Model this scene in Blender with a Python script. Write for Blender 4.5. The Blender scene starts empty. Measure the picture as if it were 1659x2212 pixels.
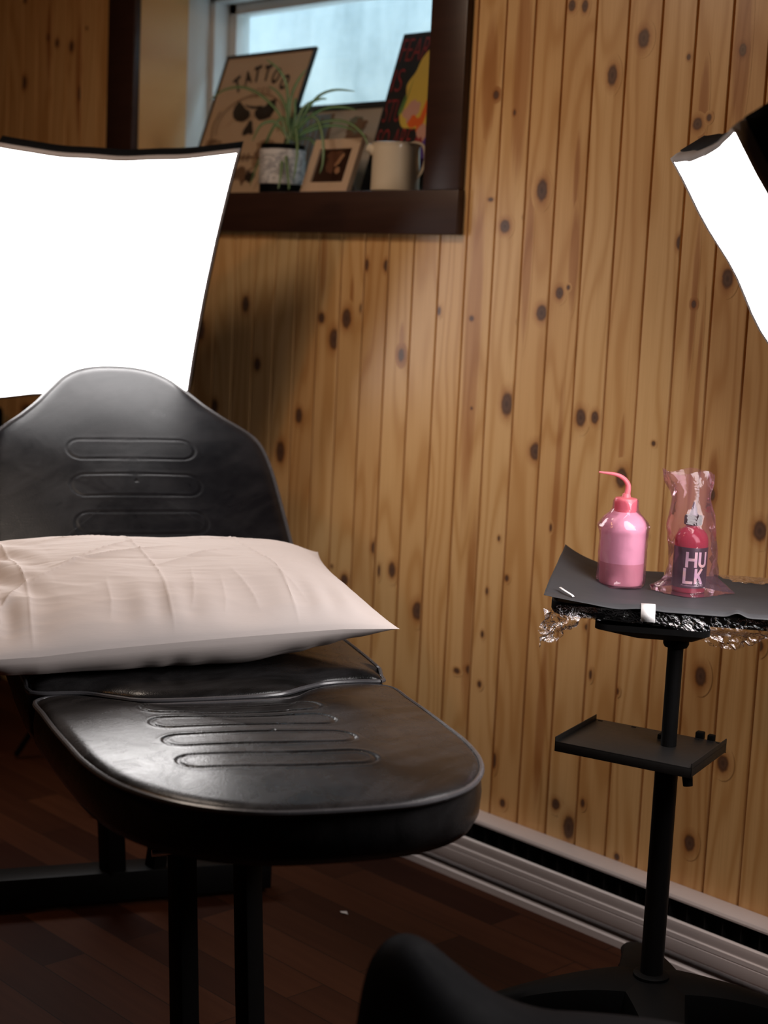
import bpy, bmesh, math, random
import numpy as np
from mathutils import Vector, Matrix, noise as mnoise
random.seed(7); rng = np.random.default_rng(7)
S = bpy.context.scene
COL = S.collection
PI = math.pi

# ---------------------------------------------------------------- camera model (eye height 1.32 m, 2.55 m from the panelled wall)
IMW, IMH, FPX = 1659.0, 2212.0, 3400.0
CAM = np.array([0.0, -2.55, 1.322])
RM = np.array([[0.68555694, 0.13650144, -0.71510771],      # world X,Y,Z rows in camera (right, down, forward) axes
               [0.72654948, -0.0659008, 0.68394659],
               [0.04623353, -0.98844547, -0.1443538]])
def ray(px, py): return RM @ np.array([px - IMW/2, py - IMH/2, FPX])
def atY(px, py, y): r = ray(px, py); return CAM + r*((y-CAM[1])/r[1])
def atZ(px, py, z): r = ray(px, py); return CAM + r*((z-CAM[2])/r[2])
def atD(px, py, d): return CAM + ray(px, py)*(d/FPX)

# ---------------------------------------------------------------- object helpers
def mesh_obj(name, verts, faces, mats, parent=None, smooth=True, fmat=None, loc=None):
    me = bpy.data.meshes.new(name)
    me.from_pydata([tuple(map(float, v)) for v in verts], [], [tuple(f) for f in faces])
    if not isinstance(mats, (list, tuple)): mats = [mats]
    for m in mats: me.materials.append(m)
    if smooth: me.polygons.foreach_set('use_smooth', [True]*len(me.polygons))
    if fmat is not None: me.polygons.foreach_set('material_index', list(fmat))
    me.update()
    o = bpy.data.objects.new(name, me); COL.objects.link(o)
    if loc is not None: o.location = loc
    if parent: o.parent = parent
    return o
def tag(o, label=None, cat=None, group=None, kind=None):
    if label: o['label'] = label
    if cat: o['category'] = cat
    if group: o['group'] = group
    if kind: o['kind'] = kind
    return o
def empty(name, label=None, cat=None, group=None, kind=None):
    o = bpy.data.objects.new(name, None); COL.objects.link(o); o.empty_display_size = .05
    return tag(o, label, cat, group, kind)
def autosmooth(o, ang=35):
    me = o.data
    bm = bmesh.new(); bm.from_mesh(me)
    for e in bm.edges:
        if len(e.link_faces) == 2 and e.calc_face_angle(0) > math.radians(ang): e.smooth = False
    bm.to_mesh(me); bm.free()
    return o
class MB:
    def __init__(s): s.v = []; s.f = []; s.m = []
    def add(s, v, f, m=0):
        b = len(s.v); s.v += [tuple(map(float, p)) for p in v]; s.f += [tuple(i+b for i in q) for q in f]; s.m += [m]*len(f); return s
    def box(s, x0, x1, y0, y1, z0, z1, m=0, xf=None):
        v = [(x, y, z) for x in (x0, x1) for y in (y0, y1) for z in (z0, z1)]
        if xf: v = [xf(p) for p in v]
        return s.add(v, [(0,1,3,2),(4,6,7,5),(0,4,5,1),(2,3,7,6),(0,2,6,4),(1,5,7,3)], m)
    def tube(s, pts, rad, n=12, m=0, caps=True, sq=False):
        pts = [Vector(p) for p in pts]; k = len(pts)
        if not hasattr(rad, '__len__'): rad = [rad]*k
        t0 = (pts[1]-pts[0]).normalized()
        up = Vector((0,0,1)) if abs(t0.z) < .9 else Vector((1,0,0))
        nx = t0.cross(up).normalized(); V = []
        for i, p in enumerate(pts):
            t = (pts[min(i+1,k-1)]-pts[max(i-1,0)]).normalized()
            nx = (nx - t*nx.dot(t)).normalized(); ny = t.cross(nx)
            for j in range(n):
                a = 2*PI*(j+(.5 if sq else 0))/n
                V.append(p + nx*(math.cos(a)*rad[i]) + ny*(math.sin(a)*rad[i]))
        F = [(i*n+j, i*n+(j+1)%n, (i+1)*n+(j+1)%n, (i+1)*n+j) for i in range(k-1) for j in range(n)]
        if caps: F += [tuple(range(n-1,-1,-1)), tuple(range((k-1)*n, k*n))]
        return s.add(V, F, m)
    def lathe(s, prof, n=32, c=(0,0,0), m=0, xf=None, capb=True, capt=True, mfun=None):
        k = len(prof); V = []
        for r, z in prof:
            for j in range(n):
                a = 2*PI*j/n; p = (c[0]+r*math.cos(a), c[1]+r*math.sin(a), c[2]+z)
                V.append(xf(p) if xf else p)
        b = len(s.v); s.v += [tuple(map(float, p)) for p in V]
        for i in range(k-1):
            for j in range(n):
                s.f.append((b+i*n+j, b+i*n+(j+1)%n, b+(i+1)*n+(j+1)%n, b+(i+1)*n+j)); s.m.append(mfun(i) if mfun else m)
        if capb: s.f.append(tuple(b+j for j in range(n-1,-1,-1))); s.m.append(mfun(0) if mfun else m)
        if capt: s.f.append(tuple(b+(k-1)*n+j for j in range(n))); s.m.append(mfun(k-2) if mfun else m)
        return s
    def build(s, name, mats, parent=None, smooth=True, ang=35, bevel=0, seg=2):
        o = mesh_obj(name, s.v, s.f, mats, parent, smooth, s.m)
        if bevel:
            bm = bmesh.new(); bm.from_mesh(o.data)
            es = [e for e in bm.edges if len(e.link_faces) == 2 and e.calc_face_angle(0) > math.radians(40)]
            bmesh.ops.bevel(bm, geom=es, offset=bevel, segments=seg, affect='EDGES', profile=.5, clamp_overlap=True)
            for f in bm.faces: f.smooth = True
            bm.to_mesh(o.data); bm.free()
        if smooth: autosmooth(o, ang)
        return o
def spline(pts, n, closed=False):
    P = [np.array(p, float) for p in pts]; k = len(P); out = []
    segs = k if closed else k-1
    for i in range(segs):
        if closed: p0,p1,p2,p3 = P[(i-1)%k],P[i],P[(i+1)%k],P[(i+2)%k]
        else: p0,p1,p2,p3 = P[max(i-1,0)],P[i],P[i+1],P[min(i+2,k-1)]
        for j in range(n):
            t = j/n
            out.append(.5*((2*p1)+(-p0+p2)*t+(2*p0-5*p1+4*p2-p3)*t*t+(-p0+3*p1-3*p2+p3)*t**3))
    if not closed: out.append(P[-1])
    return out
def resample(pts, n):
    P = np.array(list(pts)+[pts[0]]); d = np.r_[0, np.cumsum(np.linalg.norm(np.diff(P, axis=0), axis=1))]
    t = np.linspace(0, d[-1], n, endpoint=False)
    return np.stack([np.interp(t, d, P[:,k]) for k in range(P.shape[1])], 1)
def text_mesh(body, size=1.0, offset=0.0, align='LEFT', space=1.0):
    cu = bpy.data.curves.new('lettering', 'FONT'); cu.body = body; cu.size = size; cu.offset = offset
    cu.align_x = align; cu.space_character = space; cu.resolution_u = 4
    ob = bpy.data.objects.new('lettering', cu); COL.objects.link(ob)
    dg = bpy.context.evaluated_depsgraph_get(); dg.update()
    me = bpy.data.meshes.new_from_object(ob.evaluated_get(dg))
    v = np.array([p.co[:] for p in me.vertices]); f = [tuple(p.vertices) for p in me.polygons]
    bpy.data.objects.remove(ob); bpy.data.curves.remove(cu); bpy.data.meshes.remove(me)
    return v, f

# ---------------------------------------------------------------- material helpers
class NT:
    def __init__(s, tree): s.t = tree; s.n = tree.nodes; s.l = tree.links
    def new(s, ty, **kw):
        n = s.n.new(ty)
        for k, v in kw.items(): setattr(n, k, v)
        return n
    def put(s, sock, val):
        if isinstance(val, bpy.types.NodeSocket): s.l.new(val, sock)
        elif val is not None:
            if hasattr(sock.default_value, '__len__') and not hasattr(val, '__len__'): val = (val,)*len(sock.default_value)
            if hasattr(val, '__len__') and len(val) == 3 and len(sock.default_value) == 4: val = (*val, 1)
            sock.default_value = val
    def math(s, op, a, b=None, c=None, clamp=False):
        n = s.new('ShaderNodeMath', operation=op, use_clamp=clamp); s.put(n.inputs[0], a); s.put(n.inputs[1], b)
        if c is not None: s.put(n.inputs[2], c)
        return n.outputs[0]
    def mix(s, f, a, b, blend='MIX'):
        n = s.new('ShaderNodeMix', data_type='RGBA', blend_type=blend, clamp_factor=True)
        s.put(n.inputs['Factor'], f); s.put(n.inputs[6], a); s.put(n.inputs[7], b); return n.outputs[2]
    def ramp(s, f, stops, interp='LINEAR'):
        n = s.new('ShaderNodeValToRGB'); cr = n.color_ramp; cr.interpolation = interp
        while len(cr.elements) < len(stops): cr.elements.new(.5)
        for e, (p, c) in zip(cr.elements, stops):
            e.position = p; e.color = (*c, 1) if hasattr(c, '__len__') else (c, c, c, 1)
        s.put(n.inputs[0], f); return n.outputs[0]
    def noise(s, vec, scale, detail=3, rough=.5, dist=0, out=0):
        n = s.new('ShaderNodeTexNoise'); s.put(n.inputs['Vector'], vec); s.put(n.inputs['Scale'], scale)
        s.put(n.inputs['Detail'], detail); s.put(n.inputs['Roughness'], rough); s.put(n.inputs['Distortion'], dist); return n.outputs[out]
    def xyz(s, v):
        n = s.new('ShaderNodeSeparateXYZ'); s.put(n.inputs[0], v); return n.outputs
    def vec(s, x, y, z):
        n = s.new('ShaderNodeCombineXYZ'); s.put(n.inputs[0], x); s.put(n.inputs[1], y); s.put(n.inputs[2], z); return n.outputs[0]
    def coord(s, w='Object'): return s.new('ShaderNodeTexCoord').outputs[w]
    def bump(s, h, strength=.3, dist=.002):
        n = s.new('ShaderNodeBump'); s.put(n.inputs['Height'], h); n.inputs['Strength'].default_value = strength; n.inputs['Distance'].default_value = dist; return n.outputs[0]
def material(name):
    m = bpy.data.materials.new(name); m.use_nodes = True; m.node_tree.nodes.clear()
    t = NT(m.node_tree); out = t.new('ShaderNodeOutputMaterial')
    return m, t, out
def pbsdf(t, out, col, rough=.5, metal=0, nrm=None, spec=None, coat=0, trans=0, sheen=0, emis=None, es=0, alpha=None, ior=None):
    b = t.new('ShaderNodeBsdfPrincipled'); t.put(b.inputs['Base Color'], col); t.put(b.inputs['Roughness'], rough); t.put(b.inputs['Metallic'], metal)
    if nrm is not None: t.put(b.inputs['Normal'], nrm)
    if spec is not None: t.put(b.inputs['Specular IOR Level'], spec)
    if coat: b.inputs['Coat Weight'].default_value = coat; b.inputs['Coat Roughness'].default_value = .15
    if trans: b.inputs['Transmission Weight'].default_value = trans
    if ior: b.inputs['IOR'].default_value = ior
    if emis is not None: t.put(b.inputs['Emission Color'], emis); b.inputs['Emission Strength'].default_value = es
    if alpha is not None: t.put(b.inputs['Alpha'], alpha)
    t.l.new(b.outputs[0], out.inputs[0]); return b
def simple(name, col, rough=.5, metal=0, var=.12, scale=30, bump=0, spec=None, coat=0):
    m, t, out = material(name); c = t.coord()
    n = t.noise(c, scale, 3); k = t.math('MULTIPLY_ADD', n, 2*var, 1-var)
    cc = t.mix(1.0, col, t.vec(k, k, k), 'MULTIPLY')
    nb = t.bump(t.noise(c, scale*8, 2), bump, .001) if bump else None
    pbsdf(t, out, cc, t.math('MULTIPLY_ADD', n, .12, rough-.06), metal, nb, spec, coat); return m

# pine panelling ------------------------------------------------------------
PW = 0.08242; PX0 = -2.4427            # board pitch and one board joint
def pine_tree():
    g = bpy.data.node_groups.new('pine_wood', 'ShaderNodeTree')
    g.interface.new_socket('Color', in_out='OUTPUT', socket_type='NodeSocketColor')
    g.interface.new_socket('Height', in_out='OUTPUT', socket_type='NodeSocketFloat')
    t = NT(g); out = t.new('NodeGroupOutput')
    x, y, z = t.xyz(t.coord())
    i = t.math('FLOOR', t.math('DIVIDE', t.math('SUBTRACT', x, PX0), PW))
    wn = t.new('ShaderNodeTexWhiteNoise', noise_dimensions='1D'); t.put(wn.inputs['W'], i); rnd = wn.outputs[0]
    wn2 = t.new('ShaderNodeTexWhiteNoise', noise_dimensions='1D'); t.put(wn2.inputs['W'], t.math('ADD', i, 91.3)); rn2 = wn2.outputs[0]
    zz = t.math('MULTIPLY_ADD', rnd, 37.0, z)
    v1 = t.vec(t.math('MULTIPLY_ADD', rnd, 13, t.math('MULTIPLY', x, 7.0)), t.math('MULTIPLY', rnd, 19.0), t.math('MULTIPLY', zz, 1.1))
    n1 = t.noise(v1, 1.0, 2, .45)
    ph = t.math('MULTIPLY_ADD', n1, 62.0, t.math('MULTIPLY', x, 130.0))
    s1 = t.math('MULTIPLY_ADD', t.math('SINE', ph), .5, .5)
    s1 = t.math('POWER', s1, 2.2)
    fib = t.noise(t.vec(t.math('MULTIPLY', x, 330), rnd, t.math('MULTIPLY', z, 5)), 1.0, 3, .6)
    base = t.ramp(rn2, [(0, (.70, .415, .172)), (.35, (.76, .475, .21)), (.7, (.72, .43, .18)), (1, (.64, .365, .148))])
    dark = t.mix(1.0, base, (.80, .70, .58), 'MULTIPLY')
    c1 = t.mix(t.math('MULTIPLY', s1, .9), base, dark)
    c2 = t.mix(t.math('MULTIPLY', t.math('SUBTRACT', fib, .4), 1.3), c1, dark)
    hv = t.noise(t.vec(t.math('MULTIPLY_ADD', rn2, 31, t.math('MULTIPLY', x, 22.0)), rnd, t.math('MULTIPLY', zz, .35)), 1.0, 2)
    hf = t.math('MULTIPLY', t.math('SUBTRACT', hv, .66), 9.0, clamp=True)
    c3 = t.mix(t.math('MULTIPLY', hf, .5), c2, t.mix(1.0, c2, (.74, .55, .42), 'MULTIPLY'))
    t.l.new(c3, out.inputs[0]); t.l.new(t.math('MULTIPLY_ADD', fib, .4, s1), out.inputs[1])
    return g
PINE = pine_tree()
def pine_mat(name, mode=None):
    m, t, out = material(name)
    g = t.new('ShaderNodeGroup'); g.node_tree = PINE
    col = g.outputs[0]
    if mode:
        u, v, _ = t.xyz(t.coord('UV'))
        r = t.math('SQRT', t.math('ADD', t.math('MULTIPLY', u, u), t.math('MULTIPLY', v, v)))
        pos = t.coord()
        if mode == 'knot_in_heartwood': col = t.mix(.72, col, t.mix(1.0, col, (.62, .45, .35), 'MULTIPLY'))
        if mode.startswith('knot'):
            nz = t.noise(pos, 90, 2)
            rr = t.math('ADD', r, t.math('MULTIPLY', t.math('SUBTRACT', nz, .5), .16))
            rings = t.math('MULTIPLY_ADD', t.math('SINE', t.math('MULTIPLY', rr, 46)), .5, .5)
            halo = t.mix(t.ramp(rr, [(0, 1), (.42, 1), (.5, .75), (.72, .35), (1, 0)]), col, t.mix(1.0, col, (.66, .5, .40), 'MULTIPLY'))
            halo = t.mix(t.math('MULTIPLY', rings, t.ramp(rr, [(0, .0), (.45, .25), (.7, .12), (.9, 0)])), halo, t.mix(1.0, halo, (.7, .55, .45), 'MULTIPLY'))
            core = t.ramp(rr, [(0, (.07, .036, .025)), (.22, (.14, .075, .046)), (.36, (.10, .05, .032)), (.45, (.055, .026, .018))])
            core = t.mix(t.math('MULTIPLY', rings, .35), core, (.13, .065, .038))
            col = t.mix(t.ramp(rr, [(0, 1), (.36, .95), (.56, 0)]), halo, core)
        else:
            nz = t.noise(t.vec(t.math('MULTIPLY', t.xyz(pos)[0], 260), 0, t.math('MULTIPLY', t.xyz(pos)[2], 9)), 1, 3)
            rr = t.math('ADD', r, t.math('MULTIPLY', t.math('SUBTRACT', nz, .5), .35))
            col = t.mix(t.ramp(rr, [(0, .8), (.6, .75), (.78, .35), (.92, 0)]), col, t.mix(1.0, col, (.62, .45, .35), 'MULTIPLY'))
    pbsdf(t, out, col, .36, 0, t.bump(g.outputs[1], .06, .0006), .45); return m
M = {}
M['pine'] = pine_mat('varnished_pine'); M['knot'] = pine_mat('pine_knot', 'knot'); M['streak'] = pine_mat('pine_heartwood', 'streak'); M['knot_heart'] = pine_mat('pine_heartwood_knot', 'knot_in_heartwood')
def dark_wood(name, a, b):
    m, t, out = material(name); x, y, z = t.xyz(t.coord())
    n = t.noise(t.vec(t.math('MULTIPLY', x, 5), t.math('MULTIPLY', y, 40), t.math('MULTIPLY', z, 60)), 1, 4, .6)
    pbsdf(t, out, t.mix(n, a, b), .42, 0, t.bump(n, .1, .001)); return m
M['stain'] = dark_wood('dark_stained_wood', (.022, .008, .005), (.05, .02, .012))
def floor_mat():
    m, t, out = material('dark_plank_floor'); x, y, z = t.xyz(t.coord())
    b = t.new('ShaderNodeTexBrick'); b.offset = .37; b.squash = 1
    t.put(b.inputs['Vector'], t.vec(x, y, 0)); b.inputs['Scale'].default_value = 1; b.inputs['Brick Width'].default_value = .62
    b.inputs['Row Height'].default_value = .093; b.inputs['Mortar Size'].default_value = .0012; b.inputs['Bias'].default_value = 0
    b.inputs['Color1'].default_value = (0, 0, 0, 1); b.inputs['Color2'].default_value = (1, 1, 1, 1); b.inputs['Mortar'].default_value = (.5, .5, .5, 1)
    tone = t.mix(b.outputs[0], (.028, .008, .004), (.072, .025, .011))
    n = t.noise(t.vec(t.math('MULTIPLY', x, 3), t.math('MULTIPLY', y, 55), b.outputs[0]), 1, 4, .6)
    c = t.mix(t.math('MULTIPLY_ADD', n, 1.2, -.3, clamp=True), tone, t.mix(1.0, tone, (.55, .42, .38), 'MULTIPLY'))
    c = t.mix(b.outputs['Fac'], c, (.012, .005, .003))
    pbsdf(t, out, c, .55, 0, t.bump(t.math('SUBTRACT', n, b.outputs['Fac']), .12, .001), .10); return m
M['floor'] = floor_mat()
def leather(name, base, rough, smear):
    m, t, out = material(name); c = t.coord(); x, y, z = t.xyz(c)
    vo = t.new('ShaderNodeTexVoronoi'); t.put(vo.inputs['Vector'], c); vo.inputs['Scale'].default_value = 420
    big = t.noise(c, 3.2, 4, .6, 1.2); sw = t.noise(t.vec(t.math('MULTIPLY', x, 8), t.math('MULTIPLY', y, 2.2), t.math('MULTIPLY', z, 8)), 1, 4, .65, 2.5)
    dust = t.math('MULTIPLY', t.math('MULTIPLY', t.math('SUBTRACT', t.math('MULTIPLY', big, sw), .17), 5.5, clamp=True), smear)
    col = t.mix(dust, base, (.10, .095, .10))
    ro = t.math('MULTIPLY_ADD', dust, .25, t.math('MULTIPLY_ADD', t.noise(c, 14, 5, .75, 1.5), .34, rough-.15))
    h = t.math('MULTIPLY_ADD', t.noise(c, 60, 3), .5, vo.outputs[0])
    pbsdf(t, out, col, ro, 0, t.bump(h, .16, .0009), .04 if 'matte' in name else .10 if 'dusty' in name else .18); return m
M['leather'] = leather('black_leatherette', (.006, .0056, .0056), .21, .16)
M['leather_matte'] = leather('black_matte_leatherette', (.0035, .0035, .0045), .66, 0)
M['leather_back'] = leather('black_leatherette_dusty', (.006, .006, .0078), .30, .10)
M['piping'] = simple('black_vinyl_piping', (.065, .063, .068), .26, 0, .1, 60)
M['metal_black'] = simple('black_powder_coat', (.005, .0047, .0047), .5, 0, .1, 80, .05, .14)
M['plastic_black'] = simple('black_plastic', (.0035, .0033, .0033), .55, 0, .1, 80, .05, .05)
M['shelf'] = simple('black_satin_sheet_metal', (.0085, .0075, .007), .46, 0, .08, 80, .03, .28)
M['chrome'] = simple('chrome', (.6, .58, .56), .22, 1, .05, 60)
M['nylon'] = simple('black_nylon', (.003, .003, .0035), .8, 0, .2, 200, .2, .08)
M['lip'] = simple('grey_webbing', (.30, .27, .26), .8, 0, .1, 300, .2)
M['heater'] = simple('white_enamel_heater', (.66, .58, .57), .38, 0, .04, 20)
M['heater_dark'] = simple('dark_heater_slot', (.007, .005, .0045), .7, 0, .2, 60)
M['white_paint'] = simple('white_painted_wood', (.62, .60, .56), .45, 0, .05, 15)
M['ceiling'] = simple('ceiling_paint', (.20, .16, .13), .9, 0, .05, 8)
M['tape'] = simple('white_tape', (.72, .70, .70), .6, 0, .05, 60, .1)
M['dim_paint'] = simple('dark_wall_paint', (.10, .075, .06), .8, 0, .05, 8)
def concrete():
    m, t, out = material('wet_concrete'); c = t.coord(); x, y, z = t.xyz(c)
    n = t.noise(t.vec(t.math('MULTIPLY', x, 7), 0, t.math('MULTIPLY', z, .8)), 1, 5, .7)
    n2 = t.noise(c, 5, 5, .7)
    k = t.math('MULTIPLY_ADD', n2, .5, t.math('MULTIPLY', n, .5))
    pbsdf(t, out, t.ramp(k, [(.32, (.30, .37, .39)), (.5, (.50, .58, .60)), (.62, (.58, .66, .67))]), .8, 0, t.bump(n2, .3, .01)); return m
M['concrete'] = concrete()
def emissive(name, col, st):
    m, t, out = material(name)
    n = t.noise(t.coord(), 9, 2); k = t.math('MULTIPLY_ADD', n, .1, .95)
    e = t.new('ShaderNodeEmission'); t.put(e.inputs[0], t.mix(1.0, col, t.vec(k, k, k), 'MULTIPLY')); e.inputs[1].default_value = st
    t.l.new(e.outputs[0], out.inputs[0]); return m
M['glow_back'] = emissive('softbox_diffuser_lit', (1.0, .965, .955), 12.0)
M['glow_side'] = emissive('softbox_diffuser_lit_side', (1.0, .95, .94), 13.0)
def film(name, tint, alpha_gloss, rough=.08, diff=None, dfac=0, scale=70, bstr=.5):
    m, t, out = material(name); c = t.coord()
    n = t.noise(c, scale, 3, .6, .6)
    tr = t.new('ShaderNodeBsdfTransparent'); t.put(tr.inputs[0], tint)
    gl = t.new('ShaderNodeBsdfGlossy'); t.put(gl.inputs[0], (.95, .92, .93)); gl.inputs['Roughness'].default_value = rough
    t.put(gl.inputs['Normal'], t.bump(n, bstr, .004))
    fr = t.new('ShaderNodeFresnel'); fr.inputs[0].default_value = 1.45; t.put(fr.inputs['Normal'], t.bump(n, bstr, .004))
    base = tr.outputs[0]
    if diff:
        d = t.new('ShaderNodeBsdfDiffuse'); t.put(d.inputs[0], diff); tl = t.new('ShaderNodeBsdfTranslucent'); t.put(tl.inputs[0], diff)
        a = t.new('ShaderNodeMixShader'); a.inputs[0].default_value = .5; t.l.new(d.outputs[0], a.inputs[1]); t.l.new(tl.outputs[0], a.inputs[2])
        b = t.new('ShaderNodeMixShader'); b.inputs[0].default_value = dfac; t.l.new(base, b.inputs[1]); t.l.new(a.outputs[0], b.inputs[2]); base = b.outputs[0]
    mx = t.new('ShaderNodeMixShader'); t.put(mx.inputs[0], t.math('MULTIPLY_ADD', fr.outputs[0], alpha_gloss, .01, clamp=True))
    t.l.new(base, mx.inputs[1]); t.l.new(gl.outputs[0], mx.inputs[2]); t.l.new(mx.outputs[0], out.inputs[0]); return m
M['pink_bag'] = film('pink_clear_bag', (.975, .82, .89), .6, .08, (.92, .55, .68), .07, 40, .3)
M['wrap'] = film('clear_cling_film', (.95, .93, .92), 1.1, .09, None, 0, 120, .9)
M['glass'] = film('window_glass', (.93, .96, .97), .06, .02, None, 0, 2, .0)

# ---------------------------------------------------------------- setting
OX0, OX1, OZ0, OZ1 = -3.718, -2.57, 1.505, 2.10     # window opening
WX0, WX1, WY0, CZ = -5.6, 1.9, -5.2, 2.45
def struct(o): o['kind'] = 'structure'; return o
YO = [-.0002]
def clip_patch(px, py, w, h, k, mode):
    """an elliptical grain feature inside one board: verts with uv radius, clipped at the joints"""
    c = atY(px, py, 0); e = atY(px+w/2, py, 0); f = atY(px, py+h/2, 0)
    rx = abs(e[0]-c[0])*k; rz = abs(f[2]-c[2])*(k*1.1 if mode == 'knot' else k)
    i = math.floor((c[0]-PX0)/PW); a = PX0+i*PW+.0036; b = a+PW-.0072
    YO[0] -= .000006
    V, F, UV = [], [], []; n = 28; R = [0.0, .2, .4, .6, .8, 1.0]
    for r in R:
        for j in range(n):
            t = 2*PI*j/n; x = c[0]+rx*r*math.cos(t); z = c[2]+rz*r*math.sin(t)
            x = min(max(x, a), b); V.append((x, YO[0], z)); UV.append(((x-c[0])/rx, (z-c[2])/rz))
    for q in range(len(R)-1):
        for j in range(n): F.append((q*n+j, q*n+(j+1)%n, (q+1)*n+(j+1)%n, (q+1)*n+j))
    return V, F, UV
KNOTS = [(1236,12,16,24),(1264,13,14,26),(1391,83,26,40),(1323,163,22,44),(1488,123,9,13),(1605,108,20,34),(1072,205,16,22),(1112,243,7,14),(1507,268,22,26),
 (1532,254,11,15),(1171,411,24,46),(1060,431,12,8),(1091,489,22,28),(1131,469,5,10),(1468,524,14,30),(1572,602,26,42),(1499,657,13,20),(1209,633,17,26),(1228,621,8,10),
 (1170,676,24,34),(1019,688,12,14),(1118,695,5,12),(1095,873,25,50),(1019,882,6,8),(1157,976,26,36),(1255,902,22,38),(1285,902,17,26),(1343,1032,26,42),(1412,958,9,11),
 (1539,1069,15,28),(1642,1147,32,42),(1396,1157,9,12),(1078,1163,6,12),(1095,1249,9,13),(1052,1277,6,14),(1042,1370,7,14),(1190,1140,6,16),(531,657,15,34),(435,711,16,44),
 (556,787,14,26),(464,877,14,30),(695,687,14,22),(749,688,20,42),(722,733,22,44),(781,666,8,18),(793,572,8,26),(835,574,13,24),(867,767,16,34),(949,672,8,18),(646,898,15,32),
 (606,976,19,44),(810,1184,16,26),(847,1231,16,32),(819,1233,6,24),(744,1253,17,24),(902,1320,23,38),(987,1449,14,12),(1014,1447,20,20),(1036,1478,9,14),(717,1223,5,8),
 (1086,1735,12,17),(1068,1643,9,32),(1201,1737,18,24),(1229,1788,26,50),(1259,1735,9,18),(1276,1457,7,20),(1514,1461,26,42),(1333,1493,9,14),(1562,1649,26,36),(1490,1821,24,36),
 (1333,1851,12,14),(52,179,13,28),(105,81,6,16),(124,93,8,18),(155,101,10,22),(172,203,6,36),(188,61,4,8),(54,2,8,10),(60,885,26,20),(1640,1395,20,26),(1270,1355,14,14)]
STREAKS = [(1128,150,46,560),(1058,170,40,330),(1604,110,44,420),(1500,640,16,420),(1246,370,14,210),(1020,760,42,900),(1240,560,26,260),(1537,1060,32,220),(1502,900,14,560),
 (1200,1090,18,620),(1015,1330,36,520),(1168,1560,26,440),(1520,230,26,240),(867,740,14,110),(1343,960,14,160),(760,640,10,110),(700,560,18,220),(1425,1250,18,420),(1625,560,16,300),(1140,560,24,420),
 (172,170,20,330),(110,90,22,240)]
def panelled_wall():
    mb = MB(); g = .0036; dp = .0075
    i0 = math.floor((WX0-PX0)/PW); i1 = math.ceil((WX1-PX0)/PW)
    bps = sorted(set([PX0+i*PW for i in range(i0, i1+1)] + [OX0, OX1]))
    joints = set(round(PX0+i*PW, 5) for i in range(i0, i1+1))
    for a, b in zip(bps[:-1], bps[1:]):
        prof = []
        prof += [(a, dp), (a+.0019, dp), (a+.0024, .0008), (a+g, 0)] if round(a, 5) in joints else [(a, 0)]
        prof += [(b-g, 0), (b-.0024, .0008), (b-.0019, dp), (b, dp)] if round(b, 5) in joints else [(b, 0)]
        zs = [(0, OZ0), (OZ1, CZ)] if (a+b)/2 > OX0 and (a+b)/2 < OX1 else [(0, CZ)]
        for z0, z1 in zs:
            V = []
            for x, y in prof: V += [(x, y, z0), (x, y, z1)]
            n = len(prof)
            V += [(a, .10, z0), (a, .10, z1), (b, .10, z0), (b, .10, z1)]
            F = [(2*k, 2*k+2, 2*k+3, 2*k+1) for k in range(n-1)]
            F += [(2*n, 2*n+1, 2*n+3, 2*n+2)]
            mb.add(V, F, 0)
    nb = len(mb.v); uvs = []
    for kn in STREAKS:
        V, F, U = clip_patch(*kn, 1.0, 'streak'); mb.add(V, F, 2); uvs += U
    for kn in KNOTS:
        ins = any(((kn[0]-q[0])/(q[2]*.5))**2+((kn[1]-q[1])/(q[3]*.5))**2 < .6 for q in STREAKS)
        V, F, U = clip_patch(*kn, 1.6 if ins else 1.95, 'knot'); mb.add(V, F, 3 if ins else 1); uvs += U
    o = mesh_obj('wall_back', mb.v, mb.f, [M['pine'], M['knot'], M['streak'], M['knot_heart']], None, False, mb.m)
    uvl = o.data.uv_layers.new(name='UVMap')
    allu = [(0.0, 0.0)]*nb + uvs
    vi = np.zeros(len(o.data.loops), np.int32); o.data.loops.foreach_get('vertex_index', vi)
    uvl.data.foreach_set('uv', np.array(allu, np.float32)[vi].ravel())
    return struct(o)
panelled_wall()
struct(MB().box(WX0, WX1, WY0, .1, -.1, 0).build('floor', M['floor'], smooth=False))
struct(MB().box(WX0, WX1, WY0, .1, CZ, CZ+.1).build('ceiling', M['ceiling'], smooth=False))
struct(MB().box(WX0-.1, WX0, WY0, .1, 0, CZ).build('wall_left', M['dim_paint'], smooth=False))
struct(MB().box(WX1, WX1+.1, WY0, .1, 0, CZ).build('wall_right', M['dim_paint'], smooth=False))
struct(MB().box(WX0, WX1, WY0-.1, WY0, 0, CZ).build('wall_front', M['dim_paint'], smooth=False))

# window: dark stained casing, deep reveal, white sash
win = struct(empty('window_1'))
SILL = 1.531
MB().box(OX0-.135, OX1+.115, -.022, .0, 1.433, SILL).build('casing', M['stain'], win, bevel=.003)
MB().box(OX0-.128, OX0, -.022, .0, SILL, OZ1).build('casing', M['stain'], win, bevel=.003)
MB().box(OX1, OX1+.112, -.020, .0, SILL, OZ1).build('casing', M['stain'], win, bevel=.003)
MB().box(OX0-.128, OX1+.112, -.022, .0, OZ1, OZ1+.115).build('casing', M['stain'], win, bevel=.003)
MB().box(OX0, OX1, 0, .33, OZ0, SILL).build('sill', M['stain'], win, bevel=.002)
MB().box(OX0-.02, OX0, .0, .16, SILL, OZ1).box(OX0-.02, OX0, .0, .16, OZ0, SILL).build('reveal', M['pine'], win, smooth=False)
MB().box(OX1, OX1+.02, .0, .33, OZ0, OZ1).build('reveal', M['stain'], win, smooth=False)
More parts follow.
